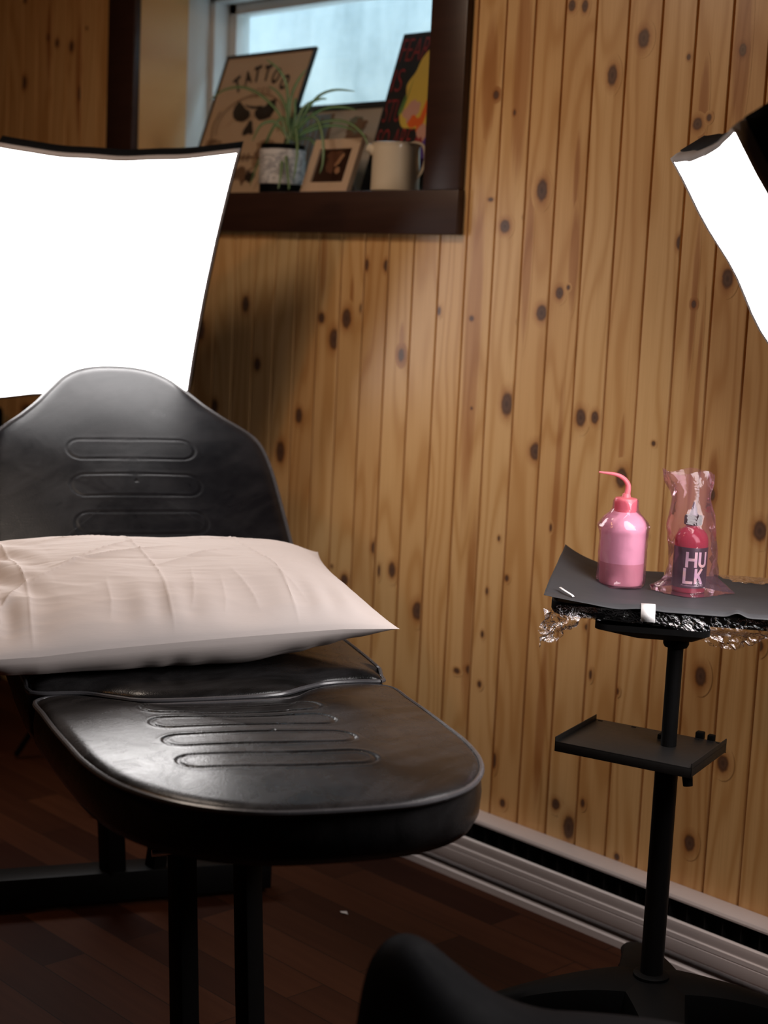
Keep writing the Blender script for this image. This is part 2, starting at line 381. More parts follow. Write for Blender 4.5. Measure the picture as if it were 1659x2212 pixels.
MB().box(OX0-.02, OX1+.02, .0, .33, OZ1, OZ1+.02).build('reveal', M['white_paint'], win, smooth=False)
MB().box(OX0-.02, OX0, .16, .36, SILL, OZ1).box(OX0, OX0+.022, .235, .36, SILL, OZ1).box(OX0, OX1, .235, .36, OZ1-.02, OZ1).box(OX0, OX1, .25, .36, SILL, SILL+.02).box(OX1-.022, OX1, .235, .36, SILL, OZ1).build('frame', M['white_paint'], win, bevel=.002)
sx0, sx1, sz0, sz1 = OX0+.022, OX1-.022, SILL+.02, OZ1-.02
MB().box(sx0, sx0+.035, .285, .335, sz0, sz1).box(sx1-.035, sx1, .285, .335, sz0, sz1).box(sx0, sx1, .285, .335, sz1-.03, sz1).box(sx0, sx1, .285, .335, sz0, sz0+.035).build('sash', M['white_paint'], win, bevel=.003)
MB().box(sx0+.03, sx1-.03, .308, .312, sz0+.03, sz1-.03).build('pane', M['glass'], win, smooth=False)
struct(MB().box(-6.5, .0, 1.15, 1.25, .6, 2.75).build('wall_outside', M['concrete'], smooth=False))

# baseboard heater -----------------------------------------------------------
ht = empty('baseboard_heater', 'long low white electric baseboard heater along the foot of the pine wall', 'heater')
HX0, HX1 = -3.35, .9
def prism(name, prof, mat, parent, bev=0):
    n = len(prof); V = [(x, p[0], p[1]) for x in (HX0, HX1) for p in prof]
    F = [(i, (i+1) % n, n+(i+1) % n, n+i) for i in range(n)] + [tuple(range(n-1, -1, -1)), tuple(range(n, 2*n))]
    o = mesh_obj(name, V, F, mat, parent, True)
    return autosmooth(o, 25)
prism('top_cover', [(-.001,.152),(-.006,.1535),(-.040,.1505),(-.047,.148),(-.0495,.143),(-.049,.139),(-.046,.141),(-.042,.146),(-.001,.147)], M['heater'], ht)
prism('back_plate', [(-.001,.147),(-.001,.02),(-.004,.02),(-.004,.147)], M['heater_dark'], ht)
mb = MB()
for k in range(100):
    x = HX0+.05+(HX1-HX0-.1)*k/99; mb.box(x-.0008, x+.0008, -.038, -.004, .085, .128)
o = mb.build('fin_block', M['heater_dark'], ht, smooth=False); o['kind'] = 'stuff'
prism('front_panel', [(-.054,.1040),(-.058,.1050),(-.0615,.1020),(-.0625,.094),(-.0600,.084),(-.0600,.080),(-.0622,.0775),(-.0622,.0680),(-.0600,.0665),(-.0622,.065),(-.0622,.042),(-.0605,.038),(-.050,.034),(-.050,.036),(-.0585,.040),(-.059,.09),(-.0565,.100)], M['heater'], ht)
prism('bottom_rail', [(-.004,.012),(-.0600,.0175),(-.0625,.015),(-.0625,.0),(-.004,.0)], M['heater'], ht)
MB().box(HX0-.003, HX0+.03, -.063, 0, 0, .154).build('end_cap', M['heater'], ht, bevel=.004)
MB().box(HX1-.03, HX1+.003, -.063, 0, 0, .154).build('end_cap', M['heater'], ht, bevel=.004)

# ---------------------------------------------------------------- tattoo chair
CO = np.array([-2.006, -.997, 0.0]); CR = np.array([.423, .906, 0.0]); CU = np.array([.906, -.423, 0.0]); CZV = np.array([0, 0, 1.0])
def CW(u, r, z): return CO + CU*u + CR*r + CZV*z
chair = empty('tattoo_chair', 'reclining black leatherette tattoo chair with domed headrest under a paper pillow', 'chair')
chair.location = CW(-.3, 0, 0)
def to_chair(o):
    o.parent = chair; o.matrix_parent_inverse = Matrix.Translation(-Vector(chair.location)); return o
def cap_sdf(a, b, c, hw, hh):      # distance to a stadium outline, centre c
    q = np.abs(b-c[1])-(hw-hh); q = np.maximum(q, 0); return np.abs(np.hypot(q, a-c[0])-hh)
def cushion(name, outline, centre, frame, thick, crown, mat, caps=(), nA=420, nR=110, roll=.02, dish=0, pipe_r=.0042, rollf=None, under=.9, gd=.0020):
    """outline: closed (a,b) polygon; frame(a,b,h) -> world point; grooves are pressed into the top skin"""
    ol = resample(spline(outline, 10, True), nA); c = np.array(centre)
    V, F = [], []
    ss = 1-np.linspace(0, 1, nR+1)[:-1]**1.25; ss = np.clip(ss, 0, 1)
    for s in ss:
        p = c+(ol-c)*s
        d = (1-s)*np.linalg.norm(ol-c, axis=1)
        rl = roll if rollf is None else rollf(ol[:,0], ol[:,1])
        e = np.clip(d/rl, 0, 1); h = crown*(1-s**2.3)+ -.35*rl*(1-np.sqrt(np.clip(1-(1-e)**2, 0, 1)))
        h = h - dish*np.exp(-(p[:,1]/.13)**2)
        for cp in caps:
            sh = cp[5] if len(cp) > 5 else 0
            dd = cap_sdf(p[:,0]-sh*p[:,1], p[:,1], (cp[0], cp[1]), cp[2], cp[3])
            h = h-gd*np.exp(-(dd/.0022)**2)+.25*gd*np.exp(-((dd-.006)/.004)**2)
        # soft hand-worn undulation
        h = h+.0016*np.sin(p[:,0]*23+1)*np.sin(p[:,1]*19+2)*(1-s)
        for q, hh in zip(p, h): V.append(frame(q[0], q[1], hh))
    k = len(ss)
    for i in range(k-1):
        for j in range(nA): F.append((i*nA+j, i*nA+(j+1) % nA, (i+1)*nA+(j+1) % nA, (i+1)*nA+j))
    V.append(frame(c[0], c[1], crown-dish)); ci = len(V)-1
    for j in range(nA): F.append(((k-1)*nA+j, (k-1)*nA+(j+1) % nA, ci))
    # side wall
    rl = np.full(nA, roll) if rollf is None else rollf(ol[:,0], ol[:,1])
    prev = list(range(nA))
    for f, ins in ((.12, 1.0+.006), (.4, 1.0+.014), (.75, 1.0+.008), (.93, .985), (1.0, under)):
        b = len(V)
        for q, rr in zip(ol, rl):
            w = c+(q-c)*ins; V.append(frame(w[0], w[1], -.35*rr-(thick-.35*rr)*f))
        cur = list(range(b, b+nA))
        for j in range(nA): F.append((prev[j], cur[j], cur[(j+1) % nA], prev[(j+1) % nA]))
        prev = cur
    F.append(tuple(prev[::-1]))
    o = to_chair(mesh_obj(name, V, F, mat)); autosmooth(o, 60)
    ps = [frame(*(c+(q-c)*1.008), -.35*rr+.0012) for q, rr in zip(ol[::2], rl[::2])]
    mb = MB(); mb.tube(ps+[ps[0], ], pipe_r, 8, caps=False)
    p = mb.build('piping', M['piping']); p.parent = o
    return o
# leg rest
yaw = .085
def leg_frame(a, b, h): return CW(a, b+.07*a, .649+h)
def leg_outline():
    pts = []
    def w(a): return (.294-.05*max(a-.15, 0))*max(1-max((a-.28)/.325, 0)**2.6, 0)**(1/2.6)
    us = [.03, .10, .18, .26, .34, .42, .48, .53, .565, .588, .60]
    R = [(u, w(u)) for u in us]
    back = [(.006, .255), (.008, .20), (.03, .155), (.066, .115), (.074, .06), (.075, 0), (.075, -.06), (.073, -.13), (.05, -.18), (.018, -.225), (.006, -.262)]
    return R + [(.604, 0)] + [(u, -q) for u, q in R[::-1]] + back[::-1]
cushion('leg_rest', leg_outline(), (.30, 0), leg_frame, .085, .017, M['leather'],
        [(.163, -.022, .137, .026, 0, .09), (.243, -.026, .137, .026, 0, .09), (.334, -.029, .137, .027, 0, .09), (.430, -.034, .137, .027, 0, .09)], roll=.022, dish=.004)
# seat, its rolled front lip reaching into the leg rest
def seat_frame(a, b, h): return CW(a, b, .662+h)
seat_ol = [(-.006, .285), (-.03, .297), (-.14, .302), (-.3, .302), (-.45, .30), (-.56, .29), (-.585, .2), (-.59, 0), (-.585, -.2), (-.56, -.29), (-.45, -.30), (-.3, -.302), (-.14, -.302),
           (-.03, -.297), (-.008, -.28), (-.004, -.235), (.004, -.205), (.034, -.165), (.058, -.12), (.061, 0), (.052, .09), (.018, .145), (-.006, .19), (-.010, .245)]
def seat_roll(a, b):
    return np.where(a > -.05, .045, .02)
cushion('seat', seat_ol, (-.27, 0), seat_frame, .10, .012, M['leather'], (), 360, 60, rollf=seat_roll)
# backrest: lies back at 40 degrees, shoulders and a domed head
BS = math.hypot(1, 1.182)
def back_frame(a, b, h):
    z = .68+a/BS; u = .214-1.182*z
    n = CU*(1/BS)+CZV*(1.182/BS)
    return CW(u, b, z)+n*(h-.26*max(a-.32, 0)**2)
hb = [(.0, .26), (.03, .298), (.10, .31), (.17, .3095), (.285, .306), (.36, .302), (.42, .293), (.455, .278), (.485, .252), (.510, .226), (.536, .203), (.562, .182), (.594, .161), (.624, .141), (.656, .118), (.684, .085), (.699, .045)]
back_ol = hb+[(.703, 0)]+[(a, -b) for a, b in hb[::-1]]
cushion('backrest', back_ol, (.30, 0), back_frame, .075, .012, M['leather_back'],
        [(.395, 0, .137, .03), (.29, 0, .137, .03), (.185, 0, .137, .03), (.08, 0, .137, .03)], roll=.03, pipe_r=.005, gd=.0009)
# steel under-frame
def cbox(name, u0, u1, r0, r1, z0, z1, mat='metal_black', bev=.003):
    v = [CW(u, r, z) for u in (u0, u1) for r in (r0, r1) for z in (z0, z1)]
    o = MB().add(v, [(0,1,3,2),(4,6,7,5),(0,4,5,1),(2,3,7,6),(0,2,6,4),(1,5,7,3)]).build(name, M[mat], None, bevel=bev); return to_chair(o)
def cbar(name, p, q, w, mat='metal_black', sq=True, n=4):
    mb = MB(); mb.tube([CW(*p), CW(*q)], w*(.7071 if sq else .5), n, sq=sq)
    return to_chair(mb.build(name, M[mat], None, bevel=.003 if sq else 0))
cbox('floor_beam', -.745, -.675, -.34, .29, .012, .075)
cbox('floor_beam', .20, .27, -.30, .30, .0, .06)
for r_ in (-.31, .26): 
    mb = MB(); mb.lathe([(.022, 0), (.022, .014)], 16, CW(-.71, r_, 0)); to_chair(mb.build('foot_pad', M['plastic_black']))
cbox('seat_plate', -.5, .02, -.17, .17, .545, .566)
cbar('leg', (.125, -.080, .575), (.245, -.080, .03), .034); cbar('leg', (.125, .024, .575), (.245, .024, .03), .034)
cbar('hinge_pin', (.160, -.128, .432), (.160, -.090, .432), .011, 'chrome', False, 12)
cbar('hinge_pin', (.160, .035, .428), (.160, .078, .428), .011, 'chrome', False, 12)
cbar('link_arm', (.160, -.118, .432), (.10, -.096, .575), .010, 'metal_black', False, 10)
cbar('link_arm', (.160, .060, .428), (.12, .066, .575), .008, 'metal_black', False, 10)
cbar('support_post', (-.70, -.05, .07), (-.63, -.09, .62), .042); cbar('support_post', (-.70, .04, .07), (-.63, .09, .62), .034)
cbox('stop_block', .13, .15, .13, .155, .515, .575)
cbox('back_plate', -.66, -.56, -.2, .2, .56, .585)

# paper covered pillow --------------------------------------------------------
def pillow():
    nA, nB = 330, 200
    A = np.linspace(-1, 1, nA); B = np.linspace(-1, 1, nB)
    a, b = np.meshgrid(A, B, indexing='ij')
    pinch = .028
    r = -.075+.385*a - .0 - pinch*np.sign(a)*np.abs(a)**3*(1-b**2)
    u = -.235+.255*b - .022*b*np.abs(b)**3*(1-a**2)
    t = (b+1)/2
    front = .712+.032*np.clip((a+.55)/1.3, 0, 1)-.006*np.clip(-a-.3, 0, 1)
    zs = .785*(1-t)+front*t
    def sm(x): return np.clip(1-np.abs(x)**3.2, 0, 1)**.62
    bul = sm(a)*sm(b)
    asym = 1+.22*np.cos(np.clip((b-.15)*1.4, -PI, PI))*.6
    top = .066*bul*asym
    # wrinkles: radiating from corners and along the length, plus the paper's packing folds
    wr = np.zeros_like(a)
    for i in range(nA):
        for j in range(nB):
            p = Vector((a[i,j]*3.0, b[i,j]*1.5, 2.3))
            q = Vector((a[i,j]*1.7+b[i,j]*1.1, b[i,j]*6.0-a[i,j]*1.5, 7.7))
            wr[i,j] = .0085*mnoise.noise(p)+.0016*(1-2*abs(mnoise.noise(q)))+.0006*(1-2*abs(mnoise.noise(q*2.7)))
    left = np.clip((-a-.45)/.4, 0, 1)
    wr += left*.011*np.sin(14*(b*.9-a*1.7)+3*a)*np.clip(1-b*b, 0, 1)
    wr += np.clip((b-.45)/.4, 0, 1)*.0030*np.sin(a*31+2*np.sin(a*9))*np.clip(1-b**6, 0, 1)
    edge = np.clip((1-np.maximum(np.abs(a), np.abs(b)))/.12, 0, 1)
    wr *= edge**.7
    crease = np.zeros_like(a)
    for ca in (-.61, -.02, .52): crease += .0022*np.exp(-np.abs(a-ca-.05*b-.012*np.sin(b*5))/.008)
    crease += -.0016*np.exp(-np.abs(b-.10-.05*a)/.016)
    for (a0, b0), (a1, b1), am, wd in (((-.58, .40), (.05, -.40), .0062, .030), ((-.50, .20), (.20, -.22), .0045, .026), ((.0, .25), (.48, -.18), .0050, .030), ((-.85, .1), (-.60, -.75), .0070, .028), ((-.92, .35), (-.66, -.5), .0060, .026),
            ((.10, .85), (.17, .30), .0022, .020), ((.40, .88), (.34, .35), .0022, .020), ((.24, .90), (.28, .45), .0018, .018), ((-.25, .90), (-.22, .40), .0022, .020), ((.62, .85), (.52, .30), .0022, .022), ((-.78, .80), (-.55, .30), .0060, .026), ((.1, -.45), (.75, -.55), .0040, .030), ((-.45, -.5), (-.05, -.62), .0040, .030), ((-.72, .9), (-.70, .45), .005, .02)):
        va, vb = a1-a0, b1-b0; L2 = va*va+vb*vb; tt = ((a-a0)*va+(b-b0)*vb)/L2
        dd = ((a-a0)*vb-(b-b0)*va)/math.sqrt(L2)+.006*np.sin(tt*5)
        crease += am*np.exp(-np.abs(dd)/wd)*np.clip(4*tt*(1-tt), 0, 1)**.7*np.where(dd > 0, 1, .75)
    ztop = zs+top+wr+crease*edge
    zb = np.maximum(zs-.085*bul+wr*.6, np.where(u > -.60, .676, .60))
    zb = np.minimum(zb, zs-.001*edge)
    zb = np.maximum(zb, .2)
    V, F = [], []
    for Zg in (ztop, zb):
        for i in range(nA):
            for j in range(nB): V.append(CW(u[i,j], r[i,j], Zg[i,j]))
    N = nA*nB
    for i in range(nA-1):
        for j in range(nB-1):
            q = (i*nB+j, (i+1)*nB+j, (i+1)*nB+j+1, i*nB+j+1); F.append(q[::-1]); F.append(tuple(k+N for k in q))
    rim = [i*nB for i in range(nA)]+[(nA-1)*nB+j for j in range(1, nB)]+[i*nB+nB-1 for i in range(nA-2, -1, -1)]+[j for j in range(nB-2, 0, -1)]
    m = len(rim)
    for k in range(m): F.append((rim[k], rim[(k+1) % m], rim[(k+1) % m]+N, rim[k]+N))
    return V, F, (u, r, zs, rim)
def paper_mat():
    m, t, out = material('beige_crepe_paper'); c = t.coord(); x, y, z = t.xyz(c)
    cu = t.math('ADD', t.math('MULTIPLY', x, .906), t.math('MULTIPLY', y, -.423))
    cr = t.noise(t.vec(t.math('MULTIPLY', cu, 700), t.math('MULTIPLY', y, 60), t.math('MULTIPLY', z, 300)), 1, 2)
    n = t.noise(c, 11, 3)
    b = pbsdf(t, out, t.mix(n, (.60, .535, .51), (.65, .58, .556)), .75, 0, t.bump(t.math('MULTIPLY_ADD', cr, .35, n), .25, .0012), .2)
    return m
M['paper'] = paper_mat()
V, F, pin = pillow()
pil = tag(autosmooth(mesh_obj('pillow', V, F, M['paper']), 42), 'pillow in a creased pale beige disposable paper cover lying on the chair seat', 'pillow')

# ---------------------------------------------------------------- softboxes
def softbox(TL, TR, BR, BL, depth, glow, label, sag=.012, group=None):
    TL, TR, BR, BL = [np.array(p, float) for p in (TL, TR, BR, BL)]
    c = (TL+TR+BR+BL)/4; ex = (TR-TL+BR-BL); ex /= np.linalg.norm(ex); ey = (TL-BL+TR-BR); ey /= np.linalg.norm(ey)
    n = np.cross(ex, ey); n /= np.linalg.norm(n)        # towards the lit side
    root = empty('softbox_light', label, 'softbox light'); root.location = c
    fix = Matrix.Translation(-Vector(c))
    def own(o): o.parent = root; o.matrix_parent_inverse = fix; return o
    N = 24
    def edge(P, Q, inward, s):
        out = []
        for k in range(N):
            t = k/N; w = 4*t*(1-t); out.append(P+(Q-P)*t+inward*(s*w)+n*(.004*math.sin(t*23+s*90)*w))
        return out
    ring = edge(TL, TR, -ey, sag*1.5)+edge(TR, BR, -ex, sag*.55)+edge(BR, BL, ey, sag*.6)+edge(BL, TL, ex, sag*.55)
    ring = [np.array(p) for p in ring]; K = len(ring)
    V = []; F = []
    for s in (1, .75, .5, .25):
        V += [c+(p-c)*s+n*(.012*(1-s*s)) for p in ring]
    V.append(c+n*.012)
    for i in range(3):
        for j in range(K): F.append((i*K+j, i*K+(j+1) % K, (i+1)*K+(j+1) % K, (i+1)*K+j))
    for j in range(K): F.append((3*K+j, 3*K+(j+1) % K, 4*K))
    own(mesh_obj('diffuser', V, F, glow))
    # grey webbing lip in front of the rim and the black fabric shell behind
    def shell(name, levels, mat, close=False):
        V = []; F = []
        for s, d in levels: V += [c+(p-c)*s-n*d for p in ring]
        for i in range(len(levels)-1):
            for j in range(K): F.append((i*K+(j+1) % K, i*K+j, (i+1)*K+j, (i+1)*K+(j+1) % K))
        if close: F.append(tuple(range((len(levels)-1)*K, len(levels)*K)))
        return own(mesh_obj(name, V, F, mat))
    shell('lip', [(1.0, -.001), (1.020, -.002), (1.026, .010), (1.022, .026), (1.004, .03)], M['lip'])
    sh = shell('shell', [(1.003, .014), (1.030, .018), (1.034, .060), (.80, depth*.42), (.52, depth*.74), (.2, depth*.97), (.13, depth)], M['nylon'], True)
    for P in (TL, TR, BR, BL):
        q = c+(P-c)
        mb = MB(); mb.tube([q-n*.012, c+(P-c)*.60-n*depth*.66, c+(P-c)*.14-n*depth], .004, 8); own(mb.build('rod', M['metal_black']))
    a = c-n*(depth-.01); mb = MB(); mb.tube([a, a-n*.07], .045, 20); own(mb.build('lamp_socket', M['plastic_black']))
    return root, own, a-n*.05
L_TL, L_TR, L_BR, L_BL = atD(0, 319, 3.50), atD(511, 331, 3.50), atD(403, 843, 3.79), atD(-64, 862, 3.80)
sb1, own1, ap1 = softbox(L_TL, L_TR, L_BR, L_BL, .28, M['glow_back'], 'large bright white softbox standing behind the black chair under the window', .016)
R_C = [np.array(q) for q in ((.442, -.534, 2.40), (.435, -.471, 1.95))]; R_L = np.array([.491, .863, .113])
R4 = [CAM+RM@q for q in (R_C[0], R_C[1], R_C[1]+R_L*.70, R_C[0]+R_L*.70)]
sb2, own2, ap2 = softbox(R4[0], R4[1], R4[2], R4[3], .34, M['glow_side'], 'tilted softbox seen edge-on above the instrument tray at the right', .008)
def light_stand(ap, own, foot, spread):
    mb = MB(); mb.tube([ap, (ap[0], ap[1], ap[2]-.12)], .012, 12); own(mb.build('swivel_bracket', M['metal_black']))
    x, y = ap[0], ap[1]
    mb = MB(); mb.tube([(x, y, ap[2]-.08), (x, y, .75)], .009, 12).tube([(x, y, .8), (x, y, .12)], .012, 12); own(mb.build('stand_pole', M['metal_black']))
    mb = MB(); mb.lathe([(.02, .40), (.02, .44)], 14, (x, y, 0)); own(mb.build('collar', M['plastic_black']))
    for k in range(3):
        t = foot+k*2*PI/3; fx, fy = x+spread*math.cos(t), y+spread*math.sin(t)
        mb = MB(); mb.tube([(x+.02*math.cos(t), y+.02*math.sin(t), .42), (fx, fy, .012)], .008, 8).tube([(x, y, .14), (x+(fx-x)*.55, y+(fy-y)*.55, .205)], .005, 8)
        lg = own(mb.build('leg', M['metal_black']))
light_stand(ap1, own1, math.radians(200), .30)
light_stand(ap2, own2, math.radians(-50), .42)

# black case left of the chair -----------------------------------------------
tag(MB().box(-4.93, -4.36, -.42, -.03, 0, .885).build('storage_case', M['plastic_black'], None, bevel=.02, seg=4), 'black rounded-corner case against the pine wall behind the chair at far left', 'case')
# ---------------------------------------------------------------- wheeled instrument stand
ST = np.array([-1.51, -.42, 0.0])
stand = empty('instrument_stand', 'black wheeled instrument stand with wrapped tray and small lower shelf', 'stand'); stand.location = ST
sfix = Matrix.Translation(-Vector(ST))
def own_s(o): o.parent = stand; o.matrix_parent_inverse = sfix; return o
def pole_at(z): return ST+np.array([0, 0, z])
mb = MB(); mb.lathe([(.0195, .15), (.0195, .545), (.021, .55), (.021, .565), (.0135, .57)], 28, ST); own_s(mb.build('lower_pole', M['metal_black']))
mb = MB(); mb.lathe([(.0132, .56), (.0132, .775)], 24, ST); own_s(mb.build('upper_pole', M['metal_black']))
mb = MB(); mb.lathe([(.019, .745), (.0215, .75), (.0215, .765), (.026, .77), (.026, .78)], 24, ST); own_s(mb.build('pole_collar', M['plastic_black']))
# four-star base, arched arms
mb = MB(); mb.lathe([(.052, .085), (.056, .11), (.05, .142), (.036, .160), (.031, .164), (.031, .170), (.026, .173)], 32, ST); own_s(mb.build('hub', M['plastic_black']))
for deg in (-44, 46, 133, -137):
    t = math.radians(deg); d = np.array([math.cos(t), math.sin(t), 0]); s_ = np.array([-d[1], d[0], 0])
    V, F = [], []; n = 14
    for k in range(n+1):
        q = k/n; l = .02+.265*q; zt = .164-.060*q**1.9-.002*q; hw = .040*(1-q)**1.5+.022; th = .060*(1-q)+.022
        row = [(-hw, -th), (-hw*1.04, -th*.5), (-hw*.9, -.006), (-hw*.55, 0.0), (0, .002), (hw*.55, 0.0), (hw*.9, -.006), (hw*1.04, -th*.5), (hw, -th)]
        for a, b in row: V.append(ST+d*l+s_*a+np.array([0, 0, zt+b]))
    m = 9
    for k in range(n):
        for j in range(m-1): F.append((k*m+j, (k+1)*m+j, (k+1)*m+j+1, k*m+j+1))
        F.append((k*m+m-1, (k+1)*m+m-1, (k+1)*m, k*m))
    F += [tuple(range(m)), tuple(range(n*m+m-1, n*m-1, -1))]
    own_s(autosmooth(mesh_obj('leg', V, F, M['plastic_black']), 40))
    cpt = ST+d*.275
    cs = MB(); 
    for sg in (-1, 1):
        cc = cpt+s_*(.012*sg)
        V = []; K = 20
        for e in (-.008, .008):
            for j in range(K): V.append(cc+s_*e+d*(.024*math.cos(2*PI*j/K))+np.array([0, 0, .025+.025*math.sin(2*PI*j/K)]))
        cs.add(V, [(j, (j+1) % K, K+(j+1) % K, K+j) for j in range(K)]+[tuple(range(K-1, -1, -1)), tuple(range(K, 2*K))])
    w = own_s(cs.build('caster', M['plastic_black']))
    mb = MB(); V = []; K = 16
    for e in (-.024, .024):
        for j in range(K//2+1): V.append(cpt+s_*e+d*(.029*math.cos(2*PI*j/K))+np.array([0, 0, .03+.030*math.sin(2*PI*j/K)]))
    h = K//2+1
    mb.add(V, [(j, j+1, h+j+1, h+j) for j in range(h-1)]+[tuple(range(h-1, -1, -1)), tuple(range(h, 2*h))])
    fk = mb.build('caster_hood', M['plastic_black']); fk.parent = w
# small lower shelf: folded sheet metal with raised ends and slots
SH = 0.575
c0, c1, c2, c3 = [atZ(*p, SH) for p in ((1195, 1600), (1290, 1553), (1573, 1606), (1491, 1660))]   # front-left, back-left, back-right, front-right
sc = (c0+c1+c2+c3)/4; sx = (c3-c0+c2-c1); sl = np.linalg.norm(sx)/2; sx /= np.linalg.norm(sx); sy = np.array([-sx[1], sx[0], 0]); sw = abs((c1+c2-c0-c3)@sy)/2
def SHF(p): return sc+sx*p[0]+sy*p[1]+np.array([0, 0, p[2]])
hl, hw = sl/2, sw/2
mb = MB(); mb.box(-hl, hl, -hw, hw, -.002, .0, xf=SHF).box(-hl, hl, -hw, -hw+.0015, -.017, .0, xf=SHF).box(-hl, hl, hw-.0015, hw, -.017, .0, xf=SHF)
mb.box(-hl, -hl+.002, -hw, hw, -.015, .008, xf=SHF).box(hl-.002, hl, -hw, hw, -.015, .008, xf=SHF)
sho = own_s(mb.build('shelf', M['shelf'], None, bevel=.0006))
for k, x in enumerate((-hl+.012, -.045, .07, hl-.012)):
    mb = MB(); mb.box(x-.004, x+.004, hw-.010, hw-.006, -.0001, .0004, xf=SHF); q = mb.build('slot', M['nylon'], smooth=False); q.parent = sho
pl = (ST-sc); pa, pb = pl@sx, pl@sy
mb = MB(); mb.box(pa-.03, pa+.022, hw-.012, pb+.022, -.030, -.002, xf=SHF).box(pa-.03, pa-.014, hw, pb+.026, -.004, .008, xf=SHF).box(pa+.02, pa+.034, hw, hw+.014, -.004, .010, xf=SHF).box(pa+.042, pa+.054, hw-.002, hw+.010, -.004, .009, xf=SHF)
own_s(mb.build('shelf_clamp', M['plastic_black'], None, bevel=.002))
mb = MB(); mb.tube([SHF((pa+.03, pb-.02, -.030)), SHF((pa+.055, pb-.05, -.032))], .006, 12).tube([SHF((pa+.052, pb-.05, -.024)), SHF((pa+.056, pb-.052, -.046))], [.009, .008], 14); own_s(mb.build('clamp_knob', M['plastic_black']))
# tray pan and its bracket
TZ = .815
FL = atZ(1190, 1300, TZ); FL[2] = 0
td = np.array([.788, .616, 0]); tn = np.array([-.616, .788, 0])
TLn, TWd = .435, .315
def TR_(p): return FL+td*p[0]+tn*p[1]+np.array([0, 0, TZ+p[2]])
def rrect(x0, x1, y0, y1, r, n=6):
    out = []
    for cx, cy, a0 in ((x1-r, y0+r, -PI/2), (x1-r, y1-r, 0), (x0+r, y1-r, PI/2), (x0+r, y0+r, PI)):
        for k in range(n+1): t = a0+PI/2*k/n; out.append((cx+r*math.cos(t), cy+r*math.sin(t)))
    return out
def pan():
    lv = [(.012, -.024), (.004, -.022), (0, -.016), (0, -.002), (.003, -.0005), (.006, -.002), (.008, -.012), (.02, -.012)]
    V, F = [], []; K = None
    for ins, z in lv:
        rr = rrect(ins, TLn-ins, ins, TWd-ins, max(.035-ins, .012)); K = len(rr); V += [TR_((x, y, z)) for x, y in rr]
    for i in range(len(lv)-1):
        for j in range(K): F.append((i*K+j, i*K+(j+1) % K, (i+1)*K+(j+1) % K, (i+1)*K+j))
    F += [tuple(range(K-1, -1, -1)), tuple(range((len(lv)-1)*K, len(lv)*K))]
    return V, F
V, F = pan(); own_s(autosmooth(mesh_obj('tray', V, F, M['plastic_black']), 40))
pl = ST-FL; ta, tb = pl@td, pl@tn
mb = MB()
rr = rrect(ta-.135, ta+.05, tb-.085, tb+.06, .02); K = len(rr)
V = [TR_((x, y, z)) for z in (-.024, -.034) for x, y in rr]+[TR_((ta+(x-ta)*.55, tb+(y-tb)*.8, -.046)) for x, y in rr]
mb.add(V, [(i*K+j, i*K+(j+1) % K, (i+1)*K+(j+1) % K, (i+1)*K+j) for i in range(2) for j in range(K)]+[tuple(range(2*K, 3*K))])
own_s(mb.build('tray_bracket', M['plastic_black']))
# black paper drape laid on the tray ---------------------------------------------
def drape():
    nx, ny = 110, 80; V, F = [], []
    for i in range(nx):
        for j in range(ny):
            x = -.012+(TLn+.024)*i/(nx-1); y = -.010+(TWd+.014)*j/(ny-1)
            z = .0035
            cl = max(0, (.115-x)/.125); cb = max(0, (y-.03)/.28)
            z += .030*cl**1.7*cb**.8+.008*cl**2                              # curled left edge
            z += .0022*mnoise.noise(Vector((x*16, y*16, 1.7)))+.0016*math.sin(y*38+x*9)*math.exp(-((x-.33)/.08)**2)
            z += .006*math.exp(-((x-.30)/.012)**2)*max(0, 1-y/.05)+.004*math.exp(-((x-.15)/.03)**2)*max(0, 1-y/.05)
            z -= .006*max(0, 1-(y+.010)/.012)*max(0, min(1, 1-cl*1.3))          # front edge droops over the rim
            z += .0035*max(0, (y-.27)/.05)
            V.append(TR_((x+.02*cl*cb, y, z)))
    for i in range(nx-1):
        for j in range(ny-1): F.append((i*ny+j, (i+1)*ny+j, (i+1)*ny+j+1, i*ny+j+1))
    return V, F
def drape_mat():
    m, t, out = material('black_crepe_paper'); c = t.coord(); n = t.noise(c, 9, 3); f = t.noise(c, 500, 2)
    pbsdf(t, out, t.mix(n, (.029, .029, .032), (.038, .038, .042)), .62, 0, t.bump(f, .2, .0006), .4); return m
V, F = drape()
dr = mesh_obj('tray_paper', V, F, drape_mat()); md = dr.modifiers.new('thickness', 'SOLIDIFY'); md.thickness = .0006; md.offset = 1
tag(dr, 'black disposable paper sheet covering the instrument tray, left corner curled up', 'paper sheet')
# cling film crumpled round the tray rim and hanging from its corner
def crumple(p, amp, f, seed):
    v = Vector((p[0]*f, p[1]*f, p[2]*f+seed)); w = Vector((p[0]*f*2.6, p[1]*f*2.6, p[2]*f*2.6+seed*2))
    return np.array([mnoise.noise(v)+.5*mnoise.noise(w), mnoise.noise(v+Vector((9, 0, 0)))+.5*mnoise.noise(w+Vector((9, 0, 0))), .7*mnoise.noise(v+Vector((0, 9, 0)))])*amp
def film_strip(top, bot, nx, nz, amp, f, seed, name, parent, side=None):
    V, F = [], []
    for i in range(nx):
        for j in range(nz):
            q = j/(nz-1); T, B = top(i/(nx-1)), bot(i/(nx-1))
            p = T+(B-T)*q
            k = crumple(p, amp*(.25+.75*q), f, seed)
            V.append(p+k)
    for i in range(nx-1):
        for j in range(nz-1): F.append((i*nz+j, (i+1)*nz+j, (i+1)*nz+j+1, i*nz+j+1))
    return mesh_obj(name, V, F, M['wrap'], parent, smooth=False)
